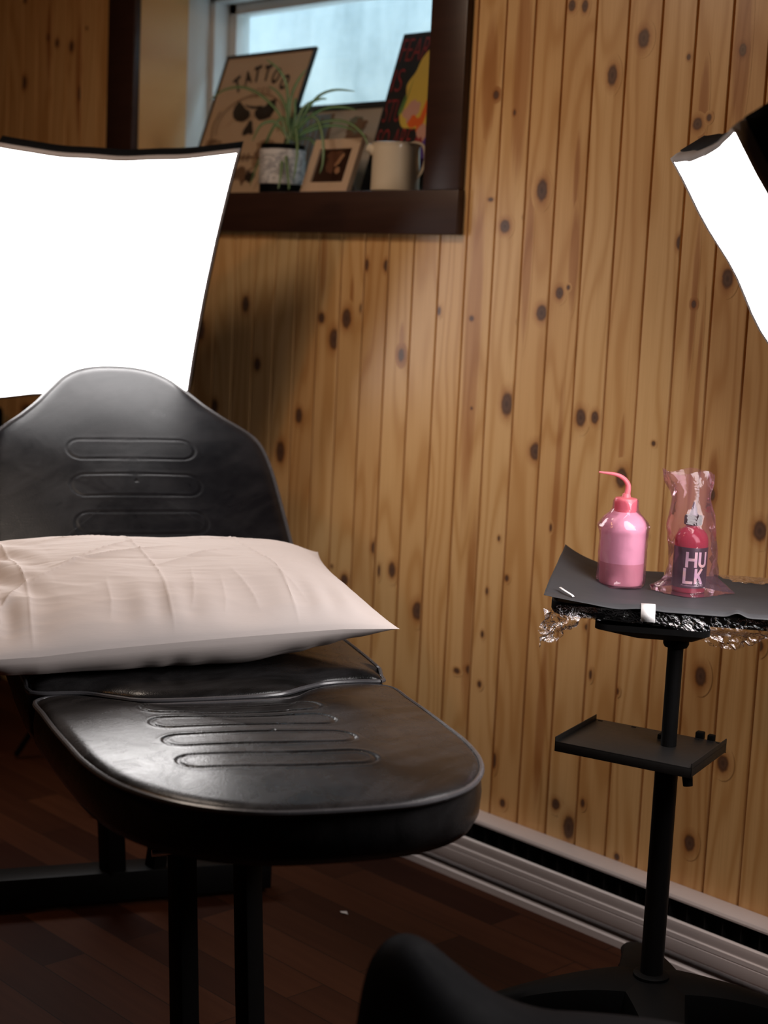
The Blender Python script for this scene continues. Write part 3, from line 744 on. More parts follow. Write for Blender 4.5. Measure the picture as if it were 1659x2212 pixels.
cf = empty('cling_film', 'clear crumpled cling film wrapped around the rim of the instrument tray', 'plastic wrap')
film_strip(lambda s: TR_((.005+s*(TLn-.01), -.006, -.003)), lambda s: TR_((.02+s*(TLn-.03), -.004+.01*math.sin(s*9), -.025-.030*max(0, math.sin(PI*min(1, max(0, (s-.42)/.5))))**2)), 120, 14, .0045, 90, 3.1, 'front_wrap', cf)
film_strip(lambda s: TR_((-.010+s*.085, -.009+.004*math.sin(s*11), -.010-.006*s)), lambda s: TR_((-.016+s*.055, -.008+.012*math.sin(s*9), -.082+.050*s)), 26, 24, .017, 48, 8.4, 'hanging_corner', cf)
film_strip(lambda s: TR_((.19+s*(TLn-.20), TWd+.006, .010)), lambda s: TR_((.19+s*(TLn-.20), TWd-.030+.012*math.sin(s*7), .0065)), 70, 12, .0045, 70, 5.5, 'back_wrap', cf)
film_strip(lambda s: TR_((.20+s*.2, .00, -.026)), lambda s: TR_((.21+s*.19, .05, -.050+.012*s)), 60, 10, .006, 70, 1.5, 'under_wrap', cf)
# tape
def strip(pts, w_dir, w, name, label):
    V = []; 
    for p in pts: V += [p-w_dir*(w/2), p+w_dir*(w/2)]
    o = mesh_obj(name, V, [(2*i, 2*i+1, 2*i+3, 2*i+2) for i in range(len(pts)-1)], M['tape']); md = o.modifiers.new('thickness', 'SOLIDIFY'); md.thickness = .0005
    return tag(o, label, 'tape', 'strips of tape on the tray paper')
tx = .158
strip([TR_((tx+.012*0, .006, .0075)), TR_((tx, -.004, .0065)), TR_((tx, -.0125, .0035)), TR_((tx, -.0155, -.006)), TR_((tx+.001, -.0165, -.018))], td, .023, 'tape_strip', 'short white tape strip folded over the front edge of the black tray paper')
strip([TR_((.012, .044, .017)), TR_((.018, .036, .0148)), TR_((.026, .026, .0125)), TR_((.034, .014, .0105)), TR_((.036, .008, .0095))], tn*.6+td*.4, .008, 'tape_strip', 'thin curved white tape sliver near the curled left edge of the tray paper')

# ---------------------------------------------------------------- bottles in pink bags
BZ = TZ+.0045
def translucent(name, col, rough, tl=.35, spec=.5, tint=None):
    m, t, out = material(name); n = t.noise(t.coord(), 12, 2); k = t.math('MULTIPLY_ADD', n, .12, .94)
    cc = t.mix(1.0, col, t.vec(k, k, k), 'MULTIPLY')
    b = t.new('ShaderNodeBsdfPrincipled'); t.put(b.inputs['Base Color'], cc); b.inputs['Roughness'].default_value = rough; b.inputs['Specular IOR Level'].default_value = spec
    tr = t.new('ShaderNodeBsdfTranslucent'); t.put(tr.inputs[0], cc)
    mx = t.new('ShaderNodeMixShader'); mx.inputs[0].default_value = tl; t.l.new(b.outputs[0], mx.inputs[1]); t.l.new(tr.outputs[0], mx.inputs[2]); t.l.new(mx.outputs[0], out.inputs[0]); return m
M['pinkA'] = translucent('pink_squeeze_plastic', (.97, .56, .70), .3, .2)
M['pinkB'] = translucent('pink_plastic_over_liquid', (.74, .35, .42), .3, .2)
M['pinkcap'] = translucent('coral_pink_plastic', (.95, .27, .33), .3, .35)
wbp = atZ(1340, 1262, BZ)
wb = empty('wash_bottle', 'pink squeeze wash bottle with bent spout, half full, standing in a clear bag', 'bottle'); wb.location = wbp
def own_to(root):
    fx = Matrix.Translation(-Vector(root.location))
    def f(o, parent=None):
        o.parent = parent or root; o.matrix_parent_inverse = fx; return o
    return f
ow = own_to(wb)
R0 = .0385
mb = MB(); mb.lathe([(R0*.86, 0), (R0*.97, .003), (R0, .008), (R0, .041), (R0, .0415), (R0, .104), (R0*.985, .108), (R0*.93, .113), (.030, .121), (.020, .128), (.0165, .130), (.0165, .132)], 48, wbp, mfun=lambda i: 1 if i < 3 else 0)
ow(mb.build('body', [M['pinkA'], M['pinkB']]))
mb = MB(); mb.lathe([(.0185, .129), (.0195, .131), (.0195, .150), (.0185, .152), (.008, .154), (.0065, .160)], 36, wbp); ow(mb.build('cap', M['pinkcap']))
camr = RM[:, 0].copy(); camr[2] = 0; camr /= np.linalg.norm(camr)
sp = spline([(0, .154), (.002, .166), (.0012, .176), (-.0055, .185), (-.016, .191), (-.028, .1935), (-.040, .1945), (-.050, .1955)], 6)
mb = MB(); mb.tube([wbp+camr*a+np.array([0, 0, b]) for a, b in sp], [.0055-.0040*(i/(len(sp)-1))**1.2 for i in range(len(sp))], 14); ow(mb.build('spout', M['pinkcap']))
def bag(name, prof, c, label, seed, amp, lean=lambda z: (0, 0), flat=lambda z: 0, corners=(), n=30, rmin=None):
    V, F = [], []; rg = random.Random(int(seed*10))
    bk = np.array([-camr[1], camr[0], 0])
    for i, (r, z) in enumerate(prof):
        lx, ly = lean(z); fl_ = flat(z)
        for j in range(n):
            a = 2*PI*(j+(.5 if i % 2 else 0))/n+rg.uniform(-.05, .05); ca, sa = math.cos(a), math.sin(a)
            rr = r*(1+amp*(1-2.2*abs(mnoise.noise(Vector((ca*1.7+seed, sa*1.7, z*20)))))+amp*.5*mnoise.noise(Vector((ca*3.6, sa*3.6+seed, z*34))))
            for ang, z0, zr, ex in corners:
                dA = (a-ang+PI) % (2*PI)-PI; rr += ex*math.exp(-(dA/.24)**2)*math.exp(-((z-z0)/zr)**2)
            x, y = rr*ca, rr*sa*(1-fl_)
            if rmin: 
                m_ = rmin(z); q = math.hypot(x, y)
                if q < m_: x, y = x*m_/q, y*m_/q
            p = np.array(c)+camr*(x+lx)+bk*(y+ly)+np.array([0, 0, z+rg.uniform(-.0012, .0012)+.004*math.sin(3*a+seed)*(i == len(prof)-1)])
            p[2] = max(p[2], BZ+.0008); V.append(p)
    k = len(prof)
    for i in range(k-1):
        for j in range(n):
            a0, a1, b0, b1 = i*n+j, i*n+(j+1) % n, (i+1)*n+j, (i+1)*n+(j+1) % n
            if i % 2: F += [(a0, a1, b1), (a0, b1, b0)]
            else: F += [(a0, a1, b0), (a1, b1, b0)]
    F.append(tuple(range(n-1, -1, -1)))
    o = mesh_obj(name, V, F, M['pink_bag'], None, True); autosmooth(o, 16)
    return tag(o, label, 'plastic bag', 'pink bags around the bottles')
zz = np.linspace(0, .150, 20)
def p1(z):
    return float(np.interp(z, [0, .004, .03, .09, .104, .115, .128, .136, .150], [.040, .042, .0415, .0415, .0440, .0385, .0255, .0225, .0218]))
bag('plastic_bag', [(p1(z), z) for z in zz], wbp, 'tight clear pink plastic bag around the wash bottle body', 2.3, .035, corners=[(-2.0, .002, .012, .010), (2.9, .104, .008, .0025), (.2, .104, .008, .0015), (-.9, .0, .01, .004)],
    rmin=lambda z: p1(z)*.965)
# dark-labelled bottle
hbp = atZ(1486, 1277, BZ)
hb_ = empty('soap_bottle', 'red soap bottle with black label and pointed black cap inside a loose bag', 'bottle'); hb_.location = hbp
oh = own_to(hb_)
def liquid_mat():
    m, t, out = material('red_liquid_in_clear_plastic'); n = t.noise(t.coord(), 20, 2)
    b = pbsdf(t, out, t.mix(n, (.36, .022, .055), (.46, .04, .08)), .12, 0, None, .5)
    tr = t.new('ShaderNodeBsdfTranslucent'); t.put(tr.inputs[0], (.85, .10, .16)); mx = t.new('ShaderNodeMixShader'); mx.inputs[0].default_value = .45
    t.l.new(b.outputs[0], mx.inputs[1]); t.l.new(tr.outputs[0], mx.inputs[2]); t.l.new(mx.outputs[0], out.inputs[0]); return m
R1 = .0285
mb = MB(); mb.lathe([(R1*.88, 0), (R1*.97, .002), (R1, .006), (R1, .084), (R1*.99, .090), (R1*.95, .096), (R1*.86, .102), (R1*.68, .108), (.0125, .112), (.0115, .114), (.0115, .120)], 56, hbp); oh(mb.build('body', liquid_mat()))
def label_mat():
    m, t, out = material('black_printed_label'); n = t.noise(t.coord(), 30, 2)
    pbsdf(t, out, t.mix(n, (.016, .013, .022), (.026, .02, .034)), .35, 0, None, .5); return m
mb = MB(); mb.lathe([(R1+.0003, .010), (R1+.0005, .011), (R1+.0005, .079), (R1+.0003, .080)], 56, hbp, capb=False, capt=False); lab = oh(mb.build('label', label_mat()))
def holo():
    m, t, out = material('pearly_foil_lettering'); z = t.xyz(t.coord())[2]
    n = t.noise(t.coord(), 55, 2)
    pbsdf(t, out, t.ramp(n, [(.3, (.62, .48, .66)), (.5, (.80, .68, .74)), (.68, (.88, .74, .60))]), .3, .25); return m
M['holo'] = holo(); M['grey_print'] = simple('grey_lettering', (.36, .32, .38), .5, 0, .1, 40)
toc = CAM-hbp; th0 = math.atan2(toc[1], toc[0])
def wrap_text(body, size, wx, z0, wid, hgt, mat, parent, name='lettering', off=0.012, space=1.0, x0=None):
    v, f = text_mesh(body, 1.0, off, 'LEFT', space); mn = v.min(0); mx = v.max(0)
    s = (v[:, :2]-mn[:2])/(mx[:2]-mn[:2])*np.array([wid, hgt])
    V = []
    for x, y in s:
        a = th0+(wx+x)/R1; rr = R1+.0009
        V.append(hbp+np.array([rr*math.cos(a), rr*math.sin(a), z0+y]))
    o = mesh_obj(name, V, f, mat, None, False); o.parent = parent; return o
def stroke_letter(ch, wx, z0, wid, hgt, w=.0048):
    mb = MB()
    def strokes(pts):
        P = []
        for p, q in zip(pts[:-1], pts[1:]):
            for k in range(6): P.append((p[0]+(q[0]-p[0])*k/6, p[1]+(q[1]-p[1])*k/6))
        P.append(pts[-1]); V = []
        for i, p in enumerate(P):
            a, b = P[max(i-1, 0)], P[min(i+1, len(P)-1)]; d = np.array([b[0]-a[0], b[1]-a[1]]); d /= np.linalg.norm(d); nn = np.array([-d[1], d[0]])*w/2
            for sg in (1, -1):
                x, z = p[0]+nn[0]*sg, p[1]+nn[1]*sg; t = th0+(wx+x)/R1; V.append(hbp+np.array([(R1+.001)*math.cos(t), (R1+.001)*math.sin(t), z0+z]))
        mb.add(V, [(2*i, 2*i+1, 2*i+3, 2*i+2) for i in range(len(P)-1)])
    h = w/2
    if ch == 'H': strokes([(h, 0), (h, hgt)]); strokes([(wid-h, 0), (wid-h, hgt)]); strokes([(h, hgt*.5), (wid-h, hgt*.5)])
    if ch == 'L': strokes([(h, 0), (h, hgt)]); strokes([(0, h), (wid, h)])
    if ch == 'U': strokes([(h, hgt)]+[(h, hgt*.35)]+[(wid/2-(wid/2-h)*math.cos(t), wid*.42-(wid*.42-h)*math.sin(t)) for t in np.linspace(0, PI, 12)]+[(wid-h, hgt*.35), (wid-h, hgt)])
    if ch == 'K': strokes([(h, 0), (h, hgt)]); strokes([(h, hgt*.36), (wid-h, hgt)]); strokes([(wid*.42, hgt*.56), (wid-h*.6, 0)])
    o = mb.build('lettering', M['holo'], None, smooth=False); o.parent = lab
for a_ in (('H', -.0077, .0462, .0195), ('U', .0140, .0462, .0170), ('L', -.0105, .0178, .0165), ('K', .0084, .0178, .0160)): stroke_letter(a_[0], a_[1], a_[2], a_[3], .0268)
wrap_text('Professional Soap', 1, -.0125, .0125, .0390, .0042, M['grey_print'], lab, off=.0)
mb = MB(); mb.lathe([(.0125, .116), (.0150, .117), (.0152, .119), (.0152, .130), (.0140, .1325), (.0085, .133)], 40, hbp); oh(mb.build('cap', M['plastic_black']))
mb = MB(); mb.lathe([(.0078, .1325), (.0078, .135), (.0060, .138), (.0030, .150), (.0015, .156)], 24, hbp); oh(mb.build('nozzle', simple('smoky_nozzle_plastic', (.07, .06, .09), .3, 0, .1, 50)))
zz = np.linspace(0, .208, 24)
def p2(z):
    return float(np.interp(z, [0, .006, .014, .03, .07, .11, .135, .15, .165, .18, .195, .208], [.052, .056, .047, .041, .039, .040, .038, .033, .032, .037, .041, .040]))
bag('plastic_bag', [(p2(z), z) for z in zz], hbp, 'tall loose clear pink plastic bag around the black-labelled bottle', 4.4, .10,
    lean=lambda z: (-.020*max(0, (z-.14)/.07)+.004*math.sin(z*36), -.004), flat=lambda z: .10+.35*min(1, max(0, (z-.10)/.08)), corners=[(3.05, .006, .010, .012), (.02, .004, .014, .026), (-1.7, .002, .008, .006)],
    rmin=lambda z: (R1+.002) if z < .09 else .024)

# ---------------------------------------------------------------- saddle stool in the foreground
def stool():
    root = empty('saddle_stool', 'black saddle-shaped stool seat with raised rounded pommel in the near foreground', 'stool')
    pk = atZ(893, 2026, .565)
    right = camr; fwd = np.array([-camr[1], camr[0], 0])       # away from the lens
    ax = right*.93-fwd*.37; ax /= np.linalg.norm(ax); sd = np.array([-ax[1], ax[0], 0])
    c = pk+ax*.17; root.location = (c[0], c[1], 0); own = own_to(root)
    V, F = [], []
    st = [(-.060, -.115, .012, .05), (-.052, -.045, .040, .09), (-.036, -.012, .062, .12), (-.014, -.001, .076, .15), (.012, -.007, .090, .17), (.04, -.026, .104, .17), (.07, -.047, .118, .16), (.10, -.063, .132, .14),
          (.14, -.073, .150, .115), (.19, -.074, .168, .095), (.25, -.071, .178, .085), (.31, -.068, .172, .085), (.36, -.073, .150, .10), (.39, -.092, .115, .10), (.405, -.13, .06, .07)]
    st = spline(st, 4); n = 36; zp = pk[2]
    for a, h, w, dr_ in st:
        for j in range(n):
            t = 2*PI*j/n; s_, cz = math.cos(t), math.sin(t)
            x = w*math.copysign(abs(s_)**.8, s_)
            if cz >= 0: z = h-dr_*(abs(s_)**2.0)*.75
            else: z = h-dr_*.75-.045*(abs(cz)**.6)+(.0)
            V.append(pk+ax*a+sd*x+np.array([0, 0, z]))
    k = len(st)
    for i in range(k-1):
        for j in range(n): F.append((i*n+j, i*n+(j+1) % n, (i+1)*n+(j+1) % n, (i+1)*n+j))
    F += [tuple(range(n-1, -1, -1)), tuple(range((k-1)*n, k*n))]
    s = own(mesh_obj('seat', V, F, M['leather_matte']))
    cb = np.array([c[0], c[1], 0])
    mb = MB(); mb.lathe([(.03, .08), (.03, .28), (.016, .285), (.016, .36), (.06, .37), (.06, .40)], 24, cb); own(mb.build('gas_lift', M['metal_black']))
    for q in range(5):
        t = 2*PI*q/5+.3; d = np.array([math.cos(t), math.sin(t), 0])
        mb = MB(); mb.tube([cb+np.array([0, 0, .10]), cb+d*.27+np.array([0, 0, .065])], [.028, .016], 10).tube([cb+d*.26+np.array([-d[1]*.02, d[0]*.02, .025]), cb+d*.26+np.array([d[1]*.02, -d[0]*.02, .025])], .025, 16); own(mb.build('leg', M['plastic_black']))
stool()
# scrap of paper on the floor
sp_ = atZ(742, 1972, .001)
tag(mesh_obj('paper_scrap', [sp_+np.array(q) for q in ((-.012, 0, 0), (.0, -.006, .002), (.012, .002, .0005), (.002, .007, .003))], [(0, 1, 2, 3)], M['tape']), 'tiny pale paper scrap lying on the dark floor under the chair', 'scrap')

# ---------------------------------------------------------------- things on the window sill
def plane_frame(X0, y0, z0, y1, z1):
    e = np.array([0, y1-y0, z1-z0]); L = np.linalg.norm(e); e /= L; nrm = np.cross(np.array([1, 0, 0]), e)   # faces -y
    return (lambda x, y, h=0.0: np.array([X0, y0, z0])+np.array([1, 0, 0])*x+e*y+nrm*h), L
def panel(name, fr, W, H, th, mat, parent=None):
    V = [fr(x, y, h) for h in (0, -th) for x, y in ((0, 0), (W, 0), (W, H), (0, H))]
    o = mesh_obj(name, V, [(0,1,2,3), (7,6,5,4), (0,4,5,1), (1,5,6,2), (2,6,7,3), (3,7,4,0)], mat, parent, False); return o
class Art:
    def __init__(s, fr): s.fr = fr; s.mb = MB(); s.h = .0012
    def poly(s, pts, m):
        s.h += .00004; s.mb.add([s.fr(x, y, s.h) for x, y in pts], [tuple(range(len(pts)))], m)
    def blob(s, x, y, rx, ry, m, wob=.15, n=26, seed=0, rot=0):
        pts = []
        for k in range(n):
            t = 2*PI*k/n; q = 1+wob*mnoise.noise(Vector((math.cos(t)*1.6+seed*3.1, math.sin(t)*1.6, seed)))*1.8
            a, b = rx*q*math.cos(t), ry*q*math.sin(t); pts.append((x+a*math.cos(rot)-b*math.sin(rot), y+a*math.sin(rot)+b*math.cos(rot)))
        s.h += .00004; ce = len(pts)
        V = [s.fr(*p, s.h) for p in pts]+[s.fr(x, y, s.h)]
        s.mb.add(V, [(k, (k+1) % n, ce) for k in range(n)], m)
    def text(s, body, x, y, wid, hgt, m, rot=0, off=.0, shear=0, space=1.0):
        v, f = text_mesh(body, 1.0, off, 'LEFT', space); mn = v.min(0); mx = v.max(0); s.h += .00004
        q = (v[:, :2]-mn[:2])/(mx[:2]-mn[:2])*np.array([wid, hgt])-np.array([wid/2, hgt/2])
        V = []
        for a, b in q:
            a += shear*b; V.append(s.fr(x+a*math.cos(rot)-b*math.sin(rot), y+a*math.sin(rot)+b*math.cos(rot), s.h))
        s.mb.add(V, f, m)
    def line(s, pts, w, m):
        pts = [np.array(p, float) for p in pts]; s.h += .00004
        for p, q in zip(pts[:-1], pts[1:]):
            d = q-p; L = np.linalg.norm(d); nn = np.array([-d[1], d[0]])/max(L, 1e-6)*w/2
            s.mb.add([s.fr(*(p+nn), s.h), s.fr(*(p-nn), s.h), s.fr(*(q-nn), s.h), s.fr(*(q+nn), s.h)], [(0, 1, 2, 3)], m)
    def build(s, name, mats, parent): return s.mb.build(name, mats, parent, smooth=False)
flat = lambda n, c, r=.5: simple(n, c, r, 0, .06, 20)
M['cream_board'] = flat('cream_poster_board', (.55, .38, .24)); M['ink'] = flat('dark_brown_ink', (.022, .013, .010)); M['ink_mid'] = flat('brown_ink_wash', (.16, .085, .045)); M['ink_pale'] = flat('faded_ink', (.30, .18, .10))
M['black_board'] = flat('black_poster', (.010, .009, .008)); M['red_ink'] = flat('dull_red_ink', (.26, .02, .02)); M['yellow'] = flat('yellow_ink', (.62, .42, .06)); M['green_ink'] = flat('green_ink', (.10, .19, .04)); M['orange'] = flat('orange_ink', (.70, .11, .01)); M['violet'] = flat('violet_ink', (.08, .03, .20)); M['palepink'] = flat('pale_pink_ink', (.55, .28, .20))
# skull poster
fr, H = plane_frame(-3.652, .108, SILL+.001, .252, 1.930)
po = empty('skull_poster', 'cream skull poster lettered TATTOO with thin black edge leaning in the window', 'poster')
W = .382
panel('board', fr, W, H, .006, M['cream_board'], po)
mb = MB()
for x0, x1, y0, y1 in ((0, .007, 0, H), (W-.007, W, 0, H), (.007, W-.007, H-.009, H), (.007, W-.007, 0, .007)):
    V = [fr(x, y, h) for x in (x0, x1) for y in (y0, y1) for h in (-.007, .003)]; mb.add(V, [(0,1,3,2),(4,6,7,5),(0,4,5,1),(2,3,7,6),(0,2,6,4),(1,5,7,3)])
mb.build('frame', M['black_board'], po, smooth=False)
A = Art(fr)
for ch, b_, t_, w_ in (('T', (.1034, .3088), (.0739, .3541), .030), ('A', (.1365, .3301), (.1155, .3714), .030), ('T', (.1686, .3347), (.1576, .3834), .030), ('T', (.2082, .3355), (.2048, .3834), .030), ('O', (.246, .3255), (.254, .3715), .032), ('O', (.2870, .306), (.3024, .3488), .032)):
    b_, t_ = np.array(b_), np.array(t_); d_ = t_-b_; A.text(ch, *((b_+t_)/2), w_, np.linalg.norm(d_), 0, rot=math.atan2(d_[1], d_[0])-PI/2, off=.035)
for k, ch in enumerate('TEEN'): A.text(ch, .170+.022*k, .300+.0018*k, .015, .026, 2)
A.poly([(0.1205, 0.2812), (0.1406, 0.2702), (0.1589, 0.2577), (0.183, 0.2483), (0.1907, 0.2348), (0.1826, 0.2237), (0.1662, 0.217), (0.1369, 0.2216), (0.1184, 0.2315), (0.1084, 0.247), (0.1091, 0.2635)], 0)
A.poly([(0.2839, 0.2805), (0.2848, 0.2659), (0.293, 0.2509), (0.285, 0.2352), (0.28, 0.2258), (0.2589, 0.2203), (0.2357, 0.2189), (0.2126, 0.2321), (0.205, 0.2456), (0.2138, 0.2549), (0.2319, 0.2573), (0.2467, 0.2614), (0.255, 0.274)], 0)
A.poly([(0.1482, 0.2698), (0.1754, 0.2643), (0.2011, 0.2613), (0.2295, 0.2623), (0.2347, 0.2563), (0.1948, 0.2543), (0.1649, 0.2607)], 0)
A.poly([(0.1959, 0.2215), (0.2086, 0.2176), (0.2194, 0.1976), (0.2297, 0.1809), (0.2215, 0.178), (0.21, 0.1817), (0.1934, 0.1758), (0.1827, 0.1778), (0.1812, 0.191), (0.1906, 0.207)], 0)
for k in range(9): A.blob(W*(.12+.05*(k % 3)), H*(.26+.05*(k//3)), .018, .015, 1 if k % 2 else 2, .3, seed=8+k)
for k in range(9): A.blob(W*(.74+.05*(k % 3)), H*(.24+.05*(k//3)), .018, .015, 1 if k % 2 else 2, .3, seed=18+k)
for k in range(6): A.line([(W*(.38+.05*k), H*.29), (W*(.385+.05*k), H*.235)], .006, 1)
A.line([(W*.32, H*.262), (W*.70, H*.262)], .005, 1)
sk = [(W*(.52+.37*math.cos(t)), H*(.50+.20*math.sin(t))) for t in np.linspace(-.35, PI+.35, 40)]
A.line(sk, .004, 2); A.line([(W*.2, H*.30), (W*.30, H*.19), (W*.42, H*.12), (W*.6, H*.12), (W*.72, H*.19), (W*.82, H*.30)], .006, 2)
for k in range(7): A.blob(W*(.3+.07*k), H*(.14+.02*math.sin(k*2)), .020, .014, 1 if k % 3 else 0, .35, seed=30+k, rot=k)
A.line([(W*.14, H*.60), (W*.10, H*.5), (W*.13, H*.40), (W*.10, H*.30)], .004, 1)
A.build('print', [M['ink'], M['ink_mid'], M['ink_pale']], po)
# pale sketch print with black top rail, further back
fr, H = plane_frame(-3.345, .182, SILL+.001, .256, 1.772)
p2o = empty('sketch_print', 'faded grey-green sketch print with black top rail behind the small photo frame', 'poster')
W = .345
M['pale_board'] = flat('pale_grey_board', (.40, .33, .26)); M['sage'] = flat('sage_grey_ink', (.15, .155, .11)); M['bluegrey'] = flat('blue_grey_ink', (.17, .20, .23))
panel('board', fr, W, H, .005, M['pale_board'], p2o)
V = [fr(x, y, h) for x in (-.004, W+.004) for y in (H-.012, H+.004) for h in (-.008, .006)]
MB().add(V, [(0,1,3,2),(4,6,7,5),(0,4,5,1),(2,3,7,6),(0,2,6,4),(1,5,7,3)]).build('top_rail', M['black_board'], p2o, smooth=False)
A = Art(fr)
A.poly([(.0, .0), (.15, .0), (.15, H-.02), (.0, H-.02)], 1); A.line([(.157, .02), (.157, H-.02)], .01, 2)
for k in range(5): A.line([(.03+.022*k, .1), (.03+.022*k, H-.03)], .006, 2)
for k in range(9): A.blob(.265+.02*math.cos(k*2.2), H*.62+.045*math.sin(k*1.7), .024, .020, 0 if k % 2 else 2, .4, seed=50+k)
for k in range(10): A.blob(.24+.05*math.cos(k*2.4), H*.24+.035*math.sin(k*1.9), .016, .012, 0 if k % 2 else 1, .4, seed=70+k)
A.build('print', [M['sage'], M['bluegrey'], M['ink_mid']], p2o)
# black poster with red words and a yellow flame
fr, H = plane_frame(-2.938, .122, SILL+.001, .252, 1.936)
po3 = empty('slogan_poster', 'black poster with dark red slogan and yellow flame leaning at the right of the window', 'poster')
W = .215
panel('board', fr, W, H, .006, M['black_board'], po3)
A = Art(fr)
x0 = .010
def word(b, yt, wid): A.text(b, x0+wid/2, H-yt-.031, wid, .060, 0, off=-.012)
word('FEAR', .014, .100); word('IS', .094, .036); word('STUPID', .174, .118); word('SO ARE', .252, .122)
def fl(p): return [(.062+(x-.13)*.74, y) for x, y in p]
pts = spline(fl([(.140, .205), (.150, .245), (.135, .285), (.160, .318), (.175, .355), (.215, .385), (.262, .398), (.325, .40), (.326, .25), (.325, .12), (.27, .13), (.245, .165), (.20, .170), (.165, .175)]), 6, True)
def fan(pts, c, m):
    A.h += .00006; n = len(pts); A.mb.add([fr(*p, A.h) for p in pts]+[fr(*c, A.h)], [(k, (k+1) % n, n) for k in range(n)], m)
fan(pts, (.15, .27), 2)
fan(spline(fl([(.130, .21), (.142, .26), (.152, .24), (.160, .31), (.150, .22)]), 4, True), fl([(.147, .235)])[0], 1)
fan(spline(fl([(.236, .165), (.245, .22), (.262, .285), (.266, .22), (.258, .165)]), 5, True), fl([(.252, .2)])[0], 3)
A.blob(.106, .215, .026, .030, 5, .3, seed=90); A.blob(.128, .185, .022, .018, 3, .4, seed=91)
A.blob(.170, .155, .025, .030, 5, .3, seed=92); A.blob(.160, .115, .014, .030, 0, .4, seed=93); A.blob(.178, .06, .026, .07, 4, .3, seed=94)
A.build('print', [M['red_ink'], M['green_ink'], M['yellow'], M['orange'], M['violet'], M['palepink']], po3)
# small photo frame on its easel back
fp = atY(652, 410, .045)
fr, H = plane_frame(fp[0], .045, SILL+.001, .092, SILL+.133)
pf = empty('photo_frame', 'small pale wooden photo frame with dark brown picture between pot and jug', 'photo frame')
W = .172; b = .026
M['pale_wood'] = flat('pale_frame_wood', (.60, .42, .28)); M['photo'] = flat('dark_sepia_photo', (.035, .014, .008), .3)
mb = MB()
for x0_, x1_, y0_, y1_ in ((0, b, 0, H), (W-b, W, 0, H), (b, W-b, H-b, H), (b, W-b, 0, b)):
    V = [fr(x, y, h) for x in (x0_, x1_) for y in (y0_, y1_) for h in (-.008, .007)]; mb.add(V, [(0,1,3,2),(4,6,7,5),(0,4,5,1),(2,3,7,6),(0,2,6,4),(1,5,7,3)])
mb.build('frame', M['pale_wood'], pf, smooth=False)
A = Art(fr); A.h = .001
A.poly([(b, b), (W-b, b), (W-b, H-b), (b, H-b)], 0); A.blob(W*.47, H*.55, .018, .026, 1, .3, seed=3); A.blob(W*.63, H*.42, .010, .010, 2, .2, seed=4); A.blob(W*.5, H*.72, .028, .012, 1, .3, seed=5); A.blob(W*.62, H*.62, .006, .022, 2, .2, seed=6, rot=-.6)
A.build('photo', [M['photo'], flat('sepia_mid_tone', (.12, .045, .02)), flat('sepia_light_tone', (.40, .20, .10))], pf)
V = [fr(W*.42, H*.85, -.009), fr(W*.58, H*.85, -.009), np.array([fp[0]+W*.60, .135, SILL+.001]), np.array([fp[0]+W*.40, .135, SILL+.001])]
V += [v+np.array([0, .004, 0]) for v in V]
mesh_obj('easel_back', V, [(0,1,2,3), (7,6,5,4), (0,4,5,1), (1,5,6,2), (2,6,7,3), (3,7,4,0)], M['ink_mid'], pf, False)
# plant pot
pc = atY(609, 380, .065); pc[2] = SILL+.001
pot = empty('plant_pot', 'white marbled round pot with black bands holding the trailing spider plant', 'plant pot'); pot.location = pc
opt = own_to(pot)
def marble():
    m, t, out = material('white_marbled_glaze'); n = t.noise(t.coord(), 16, 5, .6, 2.5)
    pbsdf(t, out, t.ramp(n, [(.40, (.62, .58, .54)), (.49, (.30, .28, .28)), (.53, (.64, .60, .56)), (.8, (.66, .62, .58))]), .25); return m
mb = MB(); mb.lathe([(.056, .022), (.059, .024), (.0595, .108), (.057, .110)], 44, pc); opt(mb.build('body', marble()))
mb = MB(); mb.lathe([(.054, 0), (.057, .001), (.057, .0225)], 44, pc); opt(mb.build('base_band', M['plastic_black']))
mb = MB(); mb.lathe([(.0535, .104), (.0560, .107), (.0560, .123), (.052, .123), (.050, .108)], 44, pc, capb=False); opt(mb.build('rim', M['plastic_black']))
mb = MB(); mb.lathe([(.051, .104), (.051, .110), (.02, .114)], 30, pc); opt(mb.build('soil', simple('potting_soil', (.03, .02, .014), .9, 0, .4, 120, .5)))
def leaf_mat():
    m, t, out = material('striped_spider_leaf'); u, v, _ = t.xyz(t.coord('UV'))
    n = t.noise(t.coord(), 25, 2)
    st = t.ramp(t.math('ABSOLUTE', t.math('SUBTRACT', u, .5)), [(.10, 1), (.2, 0)])
    c = t.mix(st, t.mix(n, (.06, .15, .035), (.10, .22, .05)), (.42, .46, .26))
    b = pbsdf(t, out, c, .42); tr = t.new('ShaderNodeBsdfTranslucent'); t.put(tr.inputs[0], c); mx = t.new('ShaderNodeMixShader'); mx.inputs[0].default_value = .35
    t.l.new(b.outputs[0], mx.inputs[1]); t.l.new(tr.outputs[0], mx.inputs[2]); t.l.new(mx.outputs[0], out.inputs[0]); return m
M['leaf'] = leaf_mat()
